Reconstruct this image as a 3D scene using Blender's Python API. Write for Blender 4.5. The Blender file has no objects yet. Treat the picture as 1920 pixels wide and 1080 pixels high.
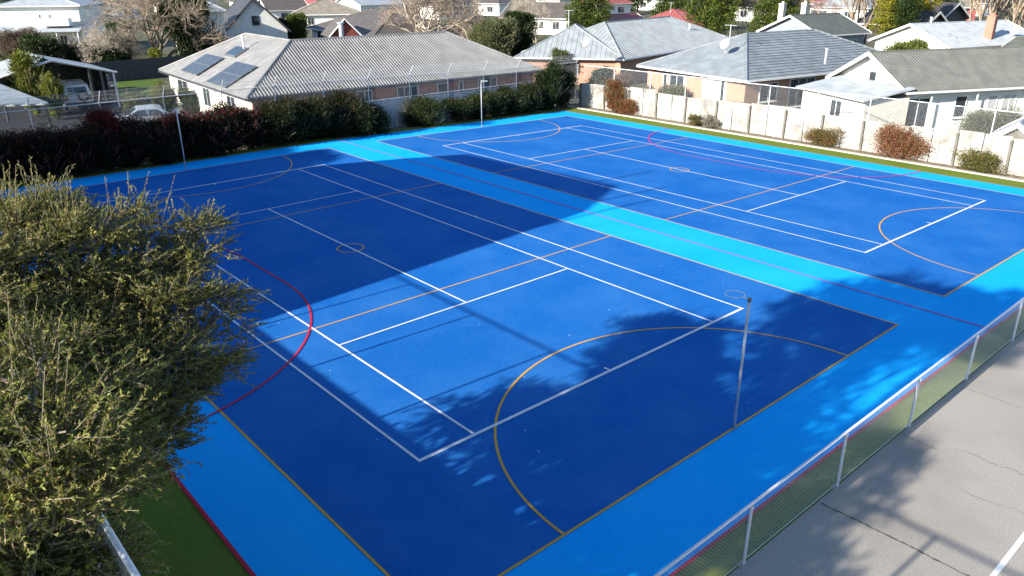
import bpy, math, random
import numpy as np
from mathutils import Vector, Matrix

random.seed(7)
RNG = np.random.default_rng(11)
scene = bpy.context.scene
COL = scene.collection

# ------------------------------------------------------------------ camera (solved from the court lines)
CAM = np.array([-7.2676, 20.0692, 8.7120])
YAW, PITCH, ROLL, FPX = -0.721652, 0.385785, -0.0040396, 1451.226
_f = np.array([math.cos(PITCH)*math.cos(YAW), math.cos(PITCH)*math.sin(YAW), -math.sin(PITCH)])
_r = np.cross(_f, [0, 0, 1.0]); _r /= np.linalg.norm(_r); _u = np.cross(_r, _f)
CR = math.cos(ROLL)*_r + math.sin(ROLL)*_u
CU = -math.sin(ROLL)*_r + math.cos(ROLL)*_u
cam_d = bpy.data.cameras.new('camera'); cam = bpy.data.objects.new('camera', cam_d); COL.objects.link(cam)
M = Matrix(((CR[0], CU[0], -_f[0], CAM[0]), (CR[1], CU[1], -_f[1], CAM[1]), (CR[2], CU[2], -_f[2], CAM[2]), (0, 0, 0, 1)))
cam.matrix_world = M
cam_d.sensor_fit = 'HORIZONTAL'; cam_d.sensor_width = 36.0; cam_d.lens = FPX*36/1920
cam_d.clip_start = 0.1; cam_d.clip_end = 3000
scene.camera = cam

# ------------------------------------------------------------------ light
TAN_EL = 0.42
sunv = Vector((0.043, 1.0, TAN_EL*1.001)).normalized()
EL = math.asin(sunv.z); AZ = math.atan2(sunv.x, sunv.y)
world = bpy.data.worlds.new('World'); scene.world = world; world.use_nodes = True
nt = world.node_tree; nt.nodes.clear()
sky = nt.nodes.new('ShaderNodeTexSky'); sky.sky_type = 'NISHITA'; sky.sun_disc = False
sky.sun_elevation = EL; sky.sun_rotation = AZ; sky.altitude = 50; sky.air_density = 1.0; sky.dust_density = 0.4; sky.ozone_density = 3.0
bg = nt.nodes.new('ShaderNodeBackground'); bg.inputs['Strength'].default_value = 0.097
out = nt.nodes.new('ShaderNodeOutputWorld')
nt.links.new(sky.outputs[0], bg.inputs[0]); nt.links.new(bg.outputs[0], out.inputs[0])
sl = bpy.data.lights.new('sun', 'SUN'); sl.energy = 5.0; sl.angle = math.radians(0.53); sl.color = (1.0, 0.93, 0.82)
sun = bpy.data.objects.new('sun', sl); COL.objects.link(sun)
sun.rotation_euler = sunv.to_track_quat('Z', 'Y').to_euler(); sun.location = (0, 40, 40)
vs = scene.view_settings
vs.view_transform = 'Standard'; vs.look = 'None'; vs.gamma = 1.0; vs.exposure = 1.3; vs.use_curve_mapping = False
scene.cycles.max_bounces = 6; scene.cycles.transparent_max_bounces = 8
scene.cycles.use_denoising = True

# ------------------------------------------------------------------ pixel helpers (photo is 1920x1080)
def ray(x, y):
    d = _f + CR*(x-960)/FPX - CU*(y-540)/FPX
    return d/np.linalg.norm(d)
def W(x, y, z):
    d = ray(x, y); t = (z-CAM[2])/d[2]
    return CAM + t*d
def at_dist(x, y, d):
    return CAM + ray(x, y)*d
def hit_wall(x, y, P, e):
    "distance along the plan line P + s*e at which the view ray through a pixel meets it"
    d = ray(x, y)[:2]
    A = np.array([[e[0], -d[0]], [e[1], -d[1]]]); b = CAM[:2]-np.array(P[:2])
    return np.linalg.solve(A, b)[0]
SLOPE = 0.0225
def gz(v):
    return -SLOPE*min(max(0.0, -1.5-v), 18.5)
ZG = -0.45          # ground level of the neighbourhood

# ------------------------------------------------------------------ mesh helpers
class MB:
    def __init__(s): s.v = []; s.f = []
    def add(s, verts, faces):
        n = len(s.v); s.v += [tuple(map(float, q)) for q in verts]; s.f += [tuple(i+n for i in f) for f in faces]
    def box(s, c, size, rot=0.0, ax=None):
        c = np.array(c, float); hx, hy, hz = [k/2 for k in size]
        if ax is None:
            ax = (np.array([math.cos(rot), math.sin(rot), 0]), np.array([-math.sin(rot), math.cos(rot), 0]), np.array([0, 0, 1.0]))
        vs_ = [c+ax[0]*a*hx+ax[1]*b*hy+ax[2]*d*hz for d in (-1, 1) for (a, b) in ((-1, -1), (1, -1), (1, 1), (-1, 1))]
        s.add(vs_, [(3, 2, 1, 0), (4, 5, 6, 7), (0, 1, 5, 4), (1, 2, 6, 5), (2, 3, 7, 6), (3, 0, 4, 7)])
    def span(s, x0, x1, y0, y1, z0, z1):
        s.box(((x0+x1)/2, (y0+y1)/2, (z0+z1)/2), (abs(x1-x0), abs(y1-y0), abs(z1-z0)))
    def tube(s, p0, p1, r0, r1=None, n=8, cap=True):
        p0 = np.array(p0, float); p1 = np.array(p1, float); r1 = r0 if r1 is None else r1
        d = p1-p0; d /= (np.linalg.norm(d)+1e-9)
        a = np.cross(d, [0, 0, 1.0] if abs(d[2]) < .9 else [1.0, 0, 0]); a /= np.linalg.norm(a); b = np.cross(d, a)
        ring = [a*math.cos(2*math.pi*k/n)+b*math.sin(2*math.pi*k/n) for k in range(n)]
        vs_ = [p0+q*r0 for q in ring]+[p1+q*r1 for q in ring]
        fs = [(k, (k+1) % n, n+(k+1) % n, n+k) for k in range(n)]
        if cap: fs += [tuple(range(n-1, -1, -1)), tuple(range(n, 2*n))]
        s.add(vs_, fs)
    def path(s, pts, r, n=6):
        for a, b in zip(pts[:-1], pts[1:]): s.tube(a, b, r, r, n)
    def prism(s, poly, down):
        "planar 3D polygon given thickness straight down"
        n = len(poly); top = [np.array(q, float) for q in poly]; bot = [q-np.array([0, 0, down]) for q in top]
        nrm = np.zeros(3)
        for i in range(n): nrm += np.cross(top[i]-top[0], top[(i+1) % n]-top[0])
        if nrm[2] < 0: top = top[::-1]; bot = bot[::-1]
        s.add(top+bot, [tuple(range(n)), tuple(range(2*n-1, n-1, -1))]+[(n+i, n+(i+1) % n, (i+1) % n, i) for i in range(n)])
    def extrude(s, poly, vec):
        n = len(poly); a = [np.array(q, float) for q in poly]; b = [q+np.array(vec, float) for q in a]
        s.add(a+b, [tuple(range(n-1, -1, -1)), tuple(range(n, 2*n))]+[(i, (i+1) % n, n+(i+1) % n, n+i) for i in range(n)])
    def mesh(s, name):
        me = bpy.data.meshes.new(name); me.from_pydata(s.v, [], s.f); me.update(); return me

def link(name, me, mat=None, parent=None, smooth=False, **props):
    o = bpy.data.objects.new(name, me); COL.objects.link(o)
    if mat is not None:
        me.materials.clear(); me.materials.append(mat)
    if smooth:
        me.polygons.foreach_set('use_smooth', [True]*len(me.polygons))
    if parent is not None:
        o.parent = parent; o.matrix_parent_inverse = world_of(parent).inverted()
    for k, v in props.items(): o[k] = v
    return o
def world_of(o):
    m = Matrix.LocRotScale(o.location, o.rotation_euler, o.scale)
    return m if o.parent is None else world_of(o.parent) @ o.matrix_parent_inverse @ m
def part(name, mb, mat, parent, smooth=False, **props):
    return link(name, mb.mesh(name), mat, parent, smooth, **props)
def thing(name, label, cat, loc=(0, 0, 0), group=None):
    o = bpy.data.objects.new(name, None); COL.objects.link(o); o.location = tuple(map(float, loc)); o.empty_display_size = .2
    o['label'] = label; o['category'] = cat
    if group: o['group'] = group
    return o
def copy_part(o, parent, offset, rz=0.0):
    c = o.copy(); COL.objects.link(c); c.parent = parent; c.matrix_parent_inverse = world_of(parent).inverted(); c.location = offset
    if rz: c.rotation_euler[2] = rz
    return c

# ------------------------------------------------------------------ materials
def mat_new(name):
    m = bpy.data.materials.new(name); m.use_nodes = True; t = m.node_tree
    b = t.nodes['Principled BSDF']; return m, t, b
def noise_mat(name, c1, c2, scale=5.0, rough=0.7, detail=6.0, spec=0.3, bump=0.0, bscale=None, metal=0.0, c3=None, scale3=0.3, amt3=0.5, stretch=None, contrast=(0.35, 0.65)):
    m, t, b = mat_new(name); N = t.nodes; L = t.links
    tc = N.new('ShaderNodeTexCoord'); src = tc.outputs['Object']
    if stretch:
        mp = N.new('ShaderNodeMapping'); mp.inputs['Scale'].default_value = stretch; L.new(src, mp.inputs[0]); src = mp.outputs[0]
    n = N.new('ShaderNodeTexNoise'); n.inputs['Scale'].default_value = scale; n.inputs['Detail'].default_value = detail; L.new(src, n.inputs['Vector'])
    r = N.new('ShaderNodeValToRGB'); r.color_ramp.elements[0].position = contrast[0]; r.color_ramp.elements[1].position = contrast[1]
    r.color_ramp.elements[0].color = (*c1, 1); r.color_ramp.elements[1].color = (*c2, 1); L.new(n.outputs['Fac'], r.inputs[0])
    colr = r.outputs[0]
    if c3 is not None:
        n3 = N.new('ShaderNodeTexNoise'); n3.inputs['Scale'].default_value = scale3; n3.inputs['Detail'].default_value = 4; L.new(tc.outputs['Object'], n3.inputs['Vector'])
        r3 = N.new('ShaderNodeValToRGB'); r3.color_ramp.elements[0].position = .45; r3.color_ramp.elements[1].position = .7; L.new(n3.outputs['Fac'], r3.inputs[0])
        mu = N.new('ShaderNodeMath'); mu.operation = 'MULTIPLY'; mu.inputs[1].default_value = amt3; L.new(r3.outputs[0], mu.inputs[0])
        mx = N.new('ShaderNodeMixRGB'); mx.inputs[2].default_value = (*c3, 1); L.new(mu.outputs[0], mx.inputs[0]); L.new(colr, mx.inputs[1]); colr = mx.outputs[0]
    L.new(colr, b.inputs['Base Color']); b.inputs['Roughness'].default_value = rough; b.inputs['Specular IOR Level'].default_value = spec; b.inputs['Metallic'].default_value = metal
    if bump:
        bn = N.new('ShaderNodeTexNoise'); bn.inputs['Scale'].default_value = bscale or scale*3; bn.inputs['Detail'].default_value = 3; L.new(src, bn.inputs['Vector'])
        bp = N.new('ShaderNodeBump'); bp.inputs['Strength'].default_value = bump; bp.inputs['Distance'].default_value = .02; L.new(bn.outputs['Fac'], bp.inputs['Height']); L.new(bp.outputs[0], b.inputs['Normal'])
    return m
def turf_mat(name, c1, c2, wear, speck=0.5):
    "sand-dressed artificial turf: fibre grain, broad wear patches, seams and pale specks of sand"
    m, t, b = mat_new(name); N = t.nodes; L = t.links
    tc = N.new('ShaderNodeTexCoord'); src = tc.outputs['Object']
    g = N.new('ShaderNodeTexNoise'); g.inputs['Scale'].default_value = 9; g.inputs['Detail'].default_value = 9; g.inputs['Roughness'].default_value = .86; L.new(src, g.inputs['Vector'])
    r = N.new('ShaderNodeValToRGB'); r.color_ramp.elements[0].position = .32; r.color_ramp.elements[1].position = .68
    r.color_ramp.elements[0].color = (*c1, 1); r.color_ramp.elements[1].color = (*c2, 1); L.new(g.outputs['Fac'], r.inputs[0])
    w = N.new('ShaderNodeTexNoise'); w.inputs['Scale'].default_value = .35; w.inputs['Detail'].default_value = 6; w.inputs['Roughness'].default_value = .65; L.new(src, w.inputs['Vector'])
    wr = N.new('ShaderNodeValToRGB'); wr.color_ramp.elements[0].position = .4; wr.color_ramp.elements[1].position = .75
    wr.color_ramp.elements[0].color = (0, 0, 0, 1); wr.color_ramp.elements[1].color = (.8, .8, .8, 1); L.new(w.outputs['Fac'], wr.inputs[0])
    mx = N.new('ShaderNodeMixRGB'); mx.inputs[2].default_value = (*wear, 1); L.new(wr.outputs[0], mx.inputs[0]); L.new(r.outputs[0], mx.inputs[1])
    v = N.new('ShaderNodeTexVoronoi'); v.inputs['Scale'].default_value = 2.4; L.new(src, v.inputs['Vector'])
    vr = N.new('ShaderNodeValToRGB'); vr.color_ramp.elements[0].position = 0.03; vr.color_ramp.elements[1].position = .058
    vr.color_ramp.elements[0].color = (speck, speck, speck, 1); vr.color_ramp.elements[1].color = (0, 0, 0, 1); L.new(v.outputs['Distance'], vr.inputs[0])
    vc = N.new('ShaderNodeSeparateColor'); L.new(v.outputs['Color'], vc.inputs[0])
    gt = N.new('ShaderNodeMath'); gt.operation = 'GREATER_THAN'; gt.inputs[1].default_value = .7; L.new(vc.outputs[0], gt.inputs[0])
    mu = N.new('ShaderNodeMath'); mu.operation = 'MULTIPLY'; L.new(vr.outputs[0], mu.inputs[0]); L.new(gt.outputs[0], mu.inputs[1])
    m2 = N.new('ShaderNodeMixRGB'); m2.inputs[2].default_value = (.75, .8, .85, 1); L.new(mu.outputs[0], m2.inputs[0]); L.new(mx.outputs[0], m2.inputs[1])
    L.new(m2.outputs[0], b.inputs['Base Color']); b.inputs['Roughness'].default_value = .95; b.inputs['Specular IOR Level'].default_value = .03
    bp = N.new('ShaderNodeBump'); bp.inputs['Strength'].default_value = .5; bp.inputs['Distance'].default_value = .01; L.new(g.outputs['Fac'], bp.inputs['Height']); L.new(bp.outputs[0], b.inputs['Normal'])
    return m
def leaf_mat(name, trans=0.35, rough=.55):
    m, t, b = mat_new(name); N = t.nodes; L = t.links
    a = N.new('ShaderNodeAttribute'); a.attribute_name = 'col'
    L.new(a.outputs['Color'], b.inputs['Base Color']); b.inputs['Roughness'].default_value = rough; b.inputs['Specular IOR Level'].default_value = .25
    tr = N.new('ShaderNodeBsdfTranslucent'); L.new(a.outputs['Color'], tr.inputs['Color'])
    mx = N.new('ShaderNodeMixShader'); mx.inputs[0].default_value = trans
    L.new(b.outputs[0], mx.inputs[1]); L.new(tr.outputs[0], mx.inputs[2]); L.new(mx.outputs[0], N['Material Output'].inputs[0])
    return m
def glass_mat(name, c=(.03, .04, .05)):
    m, t, b = mat_new(name); b.inputs['Base Color'].default_value = (*c, 1); b.inputs['Roughness'].default_value = .08; b.inputs['Specular IOR Level'].default_value = .8
    N = t.nodes; n = N.new('ShaderNodeTexNoise'); n.inputs['Scale'].default_value = .6; bp = N.new('ShaderNodeBump'); bp.inputs['Strength'].default_value = .03
    t.links.new(n.outputs['Fac'], bp.inputs['Height']); t.links.new(bp.outputs[0], b.inputs['Normal']); return m
def brick_mat(name, c1, c2, mortar):
    m, t, b = mat_new(name); N = t.nodes; L = t.links
    tc = N.new('ShaderNodeTexCoord'); sp = N.new('ShaderNodeSeparateXYZ'); L.new(tc.outputs['Object'], sp.inputs[0])
    ad = N.new('ShaderNodeMath'); ad.operation = 'ADD'; L.new(sp.outputs[0], ad.inputs[0]); L.new(sp.outputs[1], ad.inputs[1])
    cb = N.new('ShaderNodeCombineXYZ'); L.new(ad.outputs[0], cb.inputs[0]); L.new(sp.outputs[2], cb.inputs[1])
    br = N.new('ShaderNodeTexBrick'); br.inputs['Scale'].default_value = 1.0; br.inputs['Brick Width'].default_value = .24; br.inputs['Row Height'].default_value = .086; br.inputs['Mortar Size'].default_value = .008
    br.inputs['Color1'].default_value = (*c1, 1); br.inputs['Color2'].default_value = (*c2, 1); br.inputs['Mortar'].default_value = (*mortar, 1)
    L.new(cb.outputs[0], br.inputs['Vector']); L.new(br.outputs[0], b.inputs['Base Color']); b.inputs['Roughness'].default_value = .85
    return m

m_dark = turf_mat('turf_dark_blue', (.005, .092, .34), (.015, .142, .47), (.035, .17, .46))
m_light = turf_mat('turf_light_blue', (.003, .31, .80), (.010, .43, .98), (.02, .42, .90), .25)
m_green = turf_mat('turf_green', (.085, .125, .02), (.15, .195, .032), (.18, .20, .045), .1)
m_white = noise_mat('line_white', (.60, .62, .65), (.76, .77, .79), 30, .8, c3=(.42, .48, .60), scale3=1.6, amt3=.45)
m_yellow = noise_mat('line_ochre', (.58, .30, .03), (.70, .38, .05), 30, .8, c3=(.40, .24, .08), scale3=1.6, amt3=.5)
m_red = noise_mat('line_red', (.42, .008, .03), (.55, .012, .05), 30, .8)
m_magenta = noise_mat('line_magenta', (.42, .02, .22), (.52, .03, .28), 30, .8)
m_asphalt = noise_mat('asphalt', (.275, .25, .22), (.43, .395, .35), 45, .9, 8, .2, .4, 150, c3=(.25, .228, .20), scale3=.45, amt3=.7)
m_crack = noise_mat('crack_dirt', (.05, .05, .035), (.14, .13, .09), 40, .95)
m_concrete = noise_mat('concrete', (.42, .40, .36), (.55, .53, .48), 8, .85, 8, .2, .2, c3=(.3, .29, .25), scale3=1.5, amt3=.5)
m_soil = noise_mat('soil', (.12, .09, .06), (.28, .23, .16), 6, .95, 8, .1, .5)
m_ground = noise_mat('garden_ground', (.035, .05, .02), (.12, .11, .07), .35, .95, 8, .1, .3, 4, c3=(.17, .16, .14), scale3=.08, amt3=.7)
m_lawn = noise_mat('lawn', (.05, .09, .02), (.09, .14, .03), 4, .95, 8, .1, .4, 20)
m_drive = noise_mat('driveway', (.02, .02, .022), (.04, .04, .042), 3, .9, 8, .2)
m_galv = noise_mat('galvanised_steel', (.62, .64, .66), (.76, .78, .80), 14, .5, 5, .4, metal=.1)
m_wire = noise_mat('galvanised_wire', (.42, .44, .46), (.58, .6, .62), 30, .5, 2, .5, metal=.4)
m_pole = noise_mat('pole_steel', (.34, .36, .38), (.60, .62, .64), 3, .45, 4, .5, metal=.25, stretch=(1, 1, .6))
m_cap = noise_mat('dark_cap', (.10, .11, .10), (.16, .17, .15), 20, .6)
m_plank = noise_mat('weathered_timber', (.29, .28, .255), (.45, .44, .41), 5, .9, 8, .15, .3, 30, c3=(.15, .142, .125), scale3=1.1, amt3=.8, stretch=(1, 1, .25))
m_post = noise_mat('timber_post', (.11, .10, .085), (.20, .185, .16), 6, .9, 8, .15, .3, 30, stretch=(1, 1, .2))
m_iron = noise_mat('blue_grey_iron', (.36, .42, .50), (.46, .53, .61), 1.2, .6, 6, .3, c3=(.30, .35, .42), scale3=.7, amt3=.5)
m_brick = brick_mat('brick_red', (.36, .125, .085), (.44, .17, .115), (.32, .22, .18))
m_brick2 = brick_mat('brick_orange', (.34, .165, .10), (.40, .21, .135), (.38, .33, .28))
m_wwall = noise_mat('white_weatherboard', (.66, .65, .62), (.76, .75, .72), 2, .7, 6, .3, c3=(.55, .54, .5), scale3=.8, amt3=.35)
m_cream = noise_mat('cream_roughcast', (.52, .49, .42), (.62, .59, .52), 9, .9, 8, .2, .3, 30, c3=(.42, .4, .34), scale3=1, amt3=.4)
m_bluewall = noise_mat('blue_grey_boards', (.20, .23, .26), (.26, .29, .32), 3, .75)
m_redwall = noise_mat('dark_red_boards', (.14, .035, .03), (.2, .05, .045), 4, .7)
m_trim = noise_mat('white_trim', (.68, .68, .67), (.78, .78, .77), 6, .5, c3=(.5, .5, .48), scale3=1.5, amt3=.3)
m_darktrim = noise_mat('dark_trim', (.035, .035, .04), (.06, .06, .065), 6, .5)
def roof(name, c, rough=.55, v=.15, stain=.4):
    return noise_mat(name, tuple(k*(1-v) for k in c), tuple(k*(1+v) for k in c), 1.3, rough, 8, .35, .1, 25, c3=tuple(k*.72 for k in c), scale3=.5, amt3=stain)
m_rtaupe = roof('roof_taupe', (.235, .232, .227)); m_rgrey = roof('roof_blue_grey', (.27, .295, .305)); m_rgrey2 = roof('roof_slate_grey', (.215, .24, .26))
m_rgreen = roof('roof_moss_grey', (.135, .138, .122)); m_rwhite = roof('roof_white', (.36, .39, .41), stain=.2); m_rred = roof('roof_red', (.30, .09, .085)); m_rbrown = roof('roof_brown', (.10, .085, .075))
m_rdgreen = roof('roof_dark_olive', (.10, .105, .085)); m_rtan = roof('roof_tan', (.24, .21, .17)); m_rdark = roof('roof_charcoal', (.05, .05, .055))
m_glass = glass_mat('window_glass'); m_curtain = noise_mat('curtain', (.35, .35, .34), (.5, .5, .49), 6, .9, stretch=(4, 4, .3))
m_solar = noise_mat('solar_glass', (.045, .052, .062), (.065, .072, .082), 2, .18, 3, .6); m_solarframe = noise_mat('solar_frame', (.25, .27, .3), (.35, .37, .4), 8, .4, metal=.7)
m_leaf = leaf_mat('leaf'); m_leaf_dk = leaf_mat('leaf_thick', .18)
m_bark = noise_mat('bark', (.10, .085, .065), (.24, .20, .16), 9, .95, 8, .1, .6, 25, stretch=(1, 1, .3))
m_barkpale = noise_mat('bark_pale', (.34, .29, .23), (.52, .46, .38), 5, .9, 8, .1, .4, 25, stretch=(1, 1, .3))
m_poplar = noise_mat('poplar_bark', (.20, .155, .115), (.36, .29, .22), 5, .9, 8, .1, .4, 25, stretch=(1, 1, .3))
m_twig = noise_mat('twig', (.26, .20, .15), (.42, .34, .27), 3, .9)
m_twigred = noise_mat('twig_red', (.24, .13, .11), (.36, .2, .17), 3, .9)
m_carwhite = noise_mat('car_white', (.74, .75, .76), (.8, .81, .82), 3, .25, 3, .6); m_carsilver = noise_mat('car_silver', (.45, .49, .53), (.52, .56, .6), 3, .25, 3, .6, metal=.5)
m_tyre = noise_mat('tyre', (.015, .015, .016), (.03, .03, .032), 20, .9); m_rim = noise_mat('rim', (.4, .41, .42), (.5, .51, .52), 10, .35, metal=.8)
m_redlamp = noise_mat('tail_lamp', (.3, .01, .01), (.4, .02, .02), 10, .2)
m_schoolwall = noise_mat('school_wall', (.5, .46, .4), (.6, .56, .5), 2, .8)

# ------------------------------------------------------------------ ground sheets
def strip_cuts(v0, v1):
    return [v0]+[c for c in (-1.5, -20.0) if min(v0, v1) < c < max(v0, v1)][::(1 if v0 > v1 else -1)]+[v1]
def sheet(mb, u0, u1, v0, v1, dz):
    hi, lo = max(v0, v1), min(v0, v1); cs = strip_cuts(hi, lo)
    for a, b in zip(cs[:-1], cs[1:]):
        mb.add([(u0, b, gz(b)+dz), (u1, b, gz(b)+dz), (u1, a, gz(a)+dz), (u0, a, gz(a)+dz)], [(0, 1, 2, 3)])
def struct(name, mb, mat, parent=None):
    o = part(name, mb, mat, parent)
    if parent is None: o['kind'] = 'structure'
    return o
LW = .05
def line_u(mb, u0, u1, v, dz, w=LW): sheet(mb, u0, u1, v-w/2, v+w/2, dz)
def line_v(mb, u, v0, v1, dz, w=LW): sheet(mb, u-w/2, u+w/2, v0, v1, dz)
def arc(mb, cu, cv, r, a0, a1, dz, w=LW, n=48):
    pts = [(cu+math.cos(a0+(a1-a0)*k/n)*q, cv+math.sin(a0+(a1-a0)*k/n)*q) for k in range(n+1) for q in (r-w/2, r+w/2)]
    mb.add([(x, y, gz(y)+dz) for x, y in pts], [(2*k, 2*k+1, 2*k+3, 2*k+2) if a1 > a0 else (2*k, 2*k+2, 2*k+3, 2*k+1) for k in range(n)])

mb = MB(); mb.add([(-700, -900, ZG), (900, -900, ZG), (900, 500, ZG), (-700, 500, ZG)], [(0, 1, 2, 3)]); struct('ground', mb, m_ground)
mb = MB(); mb.extrude([(-2.36, 60, -.6), (-60, 60, -.6), (-60, -60, -.6), (-2.36, -60, -.6)], (0, 0, .6)); asph = struct('asphalt_yard', mb, m_asphalt)
mb = MB(); sheet(mb, -2.355, 33.2, 19.0, -21.3, 0.0)
sheet(mb, -2.355, 34.6, 60, 19.0, -.004)
green = struct('green_turf', mb, m_green)
mb = MB(); mb.add([(33.2, 19, 0), (33.2, -1.5, 0), (33.2, -20, gz(-20)), (33.2, -26, gz(-20)), (34.9, -26, ZG-.02), (34.9, -1.5, -.40), (34.9, 19, -.40)], [(0, 6, 5, 1), (1, 5, 4, 3, 2)])
mb.add([(-60, -21.3, gz(-20)-.006), (33.2, -21.3, gz(-20)-.006), (33.2, -24.5, ZG+.01), (-60, -24.5, ZG+.01)], [(3, 2, 1, 0)])
struct('planting_strip', mb, m_soil)
mb = MB(); sheet(mb, -1.78, 32.35, 16.83, -19.9, .004); light = struct('light_blue_surround', mb, m_light)
courts = []
for k, (nm, v0) in enumerate((('near_court', 15.25), ('far_court', -3.05))):
    mb = MB(); sheet(mb, 0, 30.5, v0, v0-15.25, .008); courts.append(struct(nm, mb, m_dark))
# painted lines: every run of paint is a piece of the court that carries it
for k, v0 in enumerate((15.25, -3.05)):
    c = courts[k]; mid = v0-7.625
    for fn in (lambda q: line_v(q, 0.0, v0, v0-15.25, .016), lambda q: line_v(q, 30.5, v0, v0-15.25, .016), lambda q: line_v(q, 10.167, v0, v0-15.25, .016), lambda q: line_v(q, 20.333, v0, v0-15.25, .016),
               lambda q: line_u(q, -.025, 30.525, v0, .0163), lambda q: line_u(q, -.025, 30.525, v0-15.25, .0163),
               lambda q: arc(q, 0, mid, 4.9, -math.pi/2, math.pi/2, .0166, .055, 64), lambda q: arc(q, 30.5, mid, 4.9, math.pi/2, 3*math.pi/2, .0166, .055, 64), lambda q: arc(q, 15.25, mid, .45, 0, 2*math.pi, .0166, .05, 40)):
        q = MB(); fn(q); part('netball_line', q, m_yellow, c)
    a, b, d, e = v0-2.14, v0-13.11, v0-3.51, v0-11.74
    for fn in (lambda q: line_v(q, 3.365, a+.03, b-.03, .020, .085), lambda q: line_v(q, 27.135, a+.03, b-.03, .020, .085), lambda q: line_u(q, 3.365, 27.135, a, .0203, .06), lambda q: line_u(q, 3.365, 27.135, b, .0203, .06),
               lambda q: line_u(q, 3.365, 27.135, d, .0203, .06), lambda q: line_u(q, 3.365, 27.135, e, .0203, .06), lambda q: line_v(q, 8.85, d, e, .0206, .06), lambda q: line_v(q, 21.65, d, e, .0206, .06),
               lambda q: line_u(q, 8.85, 21.65, mid, .0209, .06), lambda q: line_u(q, 3.40, 3.56, mid, .0209, .06), lambda q: line_u(q, 26.94, 27.10, mid, .0209, .06),
               lambda q: line_v(q, 15.25, a+.12, a-.03, .0212, .06), lambda q: line_v(q, 15.25, b+.03, b-.12, .0212, .06)):
        q = MB(); fn(q); part('tennis_line', q, m_white, c)
for fn, mt in ((lambda q: line_u(q, -1.78, 32.35, 16.83, .024, .07), m_red), (lambda q: line_v(q, -1.78, 16.83, -19.9, .0243, .065), m_red), (lambda q: line_v(q, 32.35, 16.83, -19.9, .0243, .05), m_yellow),
               (lambda q: line_u(q, -1.78, 32.35, -19.9, .024, .05), m_yellow), (lambda q: line_u(q, -1.78, 32.35, -1.53, .0243, .055), m_magenta)):
    q = MB(); fn(q); part('hockey_line', q, mt, light)
for cv, s, mt in ((16.83, -1, m_red), (-19.9, 1, m_magenta)):
    q = MB(); R = 6.05; dz = .0246
    if s < 0:
        arc(q, 13.6, cv, R, -math.pi/2, -math.pi, dz, .055); arc(q, 16.9, cv, R, -math.pi/2, 0, dz, .055); line_u(q, 13.6, 16.9, cv-R, dz, .055)
    else:
        arc(q, 13.6, cv, R, math.pi/2, math.pi, dz, .07); arc(q, 16.9, cv, R, math.pi/2, 0, dz, .07); line_u(q, 13.6, 16.9, cv+R, dz, .07)
    part('hockey_circle_line', q, mt, light)
# asphalt yard: white line, cracks, footings
q = MB(); q.add([(-5.06, 30, .004), (-5.14, 30, .004), (-5.14, -30, .004), (-5.06, -30, .004)], [(0, 1, 2, 3)]); part('white_line', q, m_white, asph)
def crack(u0, u1, v, w, wob, seed):
    r = np.random.default_rng(seed); n = max(8, int(abs(u1-u0)/.05)); q = MB(); y = v; vs_ = []
    for k in range(n+1):
        y += r.normal(0, wob); y = v+(y-v)*.93; ww = w*(.35+r.random()*1.0)
        u = u0+(u1-u0)*k/n; vs_ += [(u, y-ww/2, .004), (u, y+ww/2, .004)]
    q.add(vs_, [(2*k, 2*k+1, 2*k+3, 2*k+2) for k in range(n)]); part('crack', q, m_crack, asph)
crack(-2.42, -6.5, 8.52, .036, .008, 1); crack(-2.42, -3.1, 5.24, .012, .012, 2); crack(-3.3, -5.5, 4.95, .012, .02, 3); crack(-2.42, -6, 2.3, .012, .012, 4); crack(-3.9, -6, 6.3, .008, .03, 5)
mb = MB(); mb.span(-2.5, 40, -21.58, -21.3, -.6, gz(-20)+.05); struct('concrete_kerb', mb, m_concrete)

# ------------------------------------------------------------------ chain link
def seg_mesh(name, p0, p1, r0, r1, n=3):
    p0 = np.asarray(p0, float); p1 = np.asarray(p1, float); S = len(p0); r0 = np.broadcast_to(np.asarray(r0, float), (S,)); r1 = np.broadcast_to(np.asarray(r1, float), (S,))
    d = p1-p0; d /= (np.linalg.norm(d, axis=1, keepdims=True)+1e-9)
    ref = np.where(np.abs(d[:, 2:3]) < .9, np.array([[0, 0, 1.0]]), np.array([[1.0, 0, 0]]))
    a = np.cross(d, ref); a /= np.linalg.norm(a, axis=1, keepdims=True); b = np.cross(d, a)
    ang = 2*np.pi*np.arange(n)/n
    ring = a[:, None, :]*np.cos(ang)[None, :, None]+b[:, None, :]*np.sin(ang)[None, :, None]
    v = np.concatenate([p0[:, None]+ring*r0[:, None, None], p1[:, None]+ring*r1[:, None, None]], 1).reshape(-1, 3)
    k = np.arange(n); k2 = (k+1) % n
    f = np.stack([k, k2, n+k2, n+k], 1)[None]+(np.arange(S)*2*n)[:, None, None]
    return quads_mesh(name, v, f.reshape(-1, 4))
def quads_mesh(name, v, f, col=None):
    me = bpy.data.meshes.new(name); nf = len(f)
    me.vertices.add(len(v)); me.vertices.foreach_set('co', np.ascontiguousarray(v, dtype=np.float32).ravel())
    me.loops.add(nf*4); me.loops.foreach_set('vertex_index', np.ascontiguousarray(f, dtype=np.int32).ravel())
    me.polygons.add(nf); me.polygons.foreach_set('loop_start', np.arange(0, nf*4, 4, dtype=np.int32))
    if col is not None:
        at = me.attributes.new('col', 'FLOAT_COLOR', 'FACE'); c = np.ones((nf, 4), np.float32); c[:, :3] = col; at.data.foreach_set('color', c.ravel())
    me.update(calc_edges=True); return me
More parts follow.
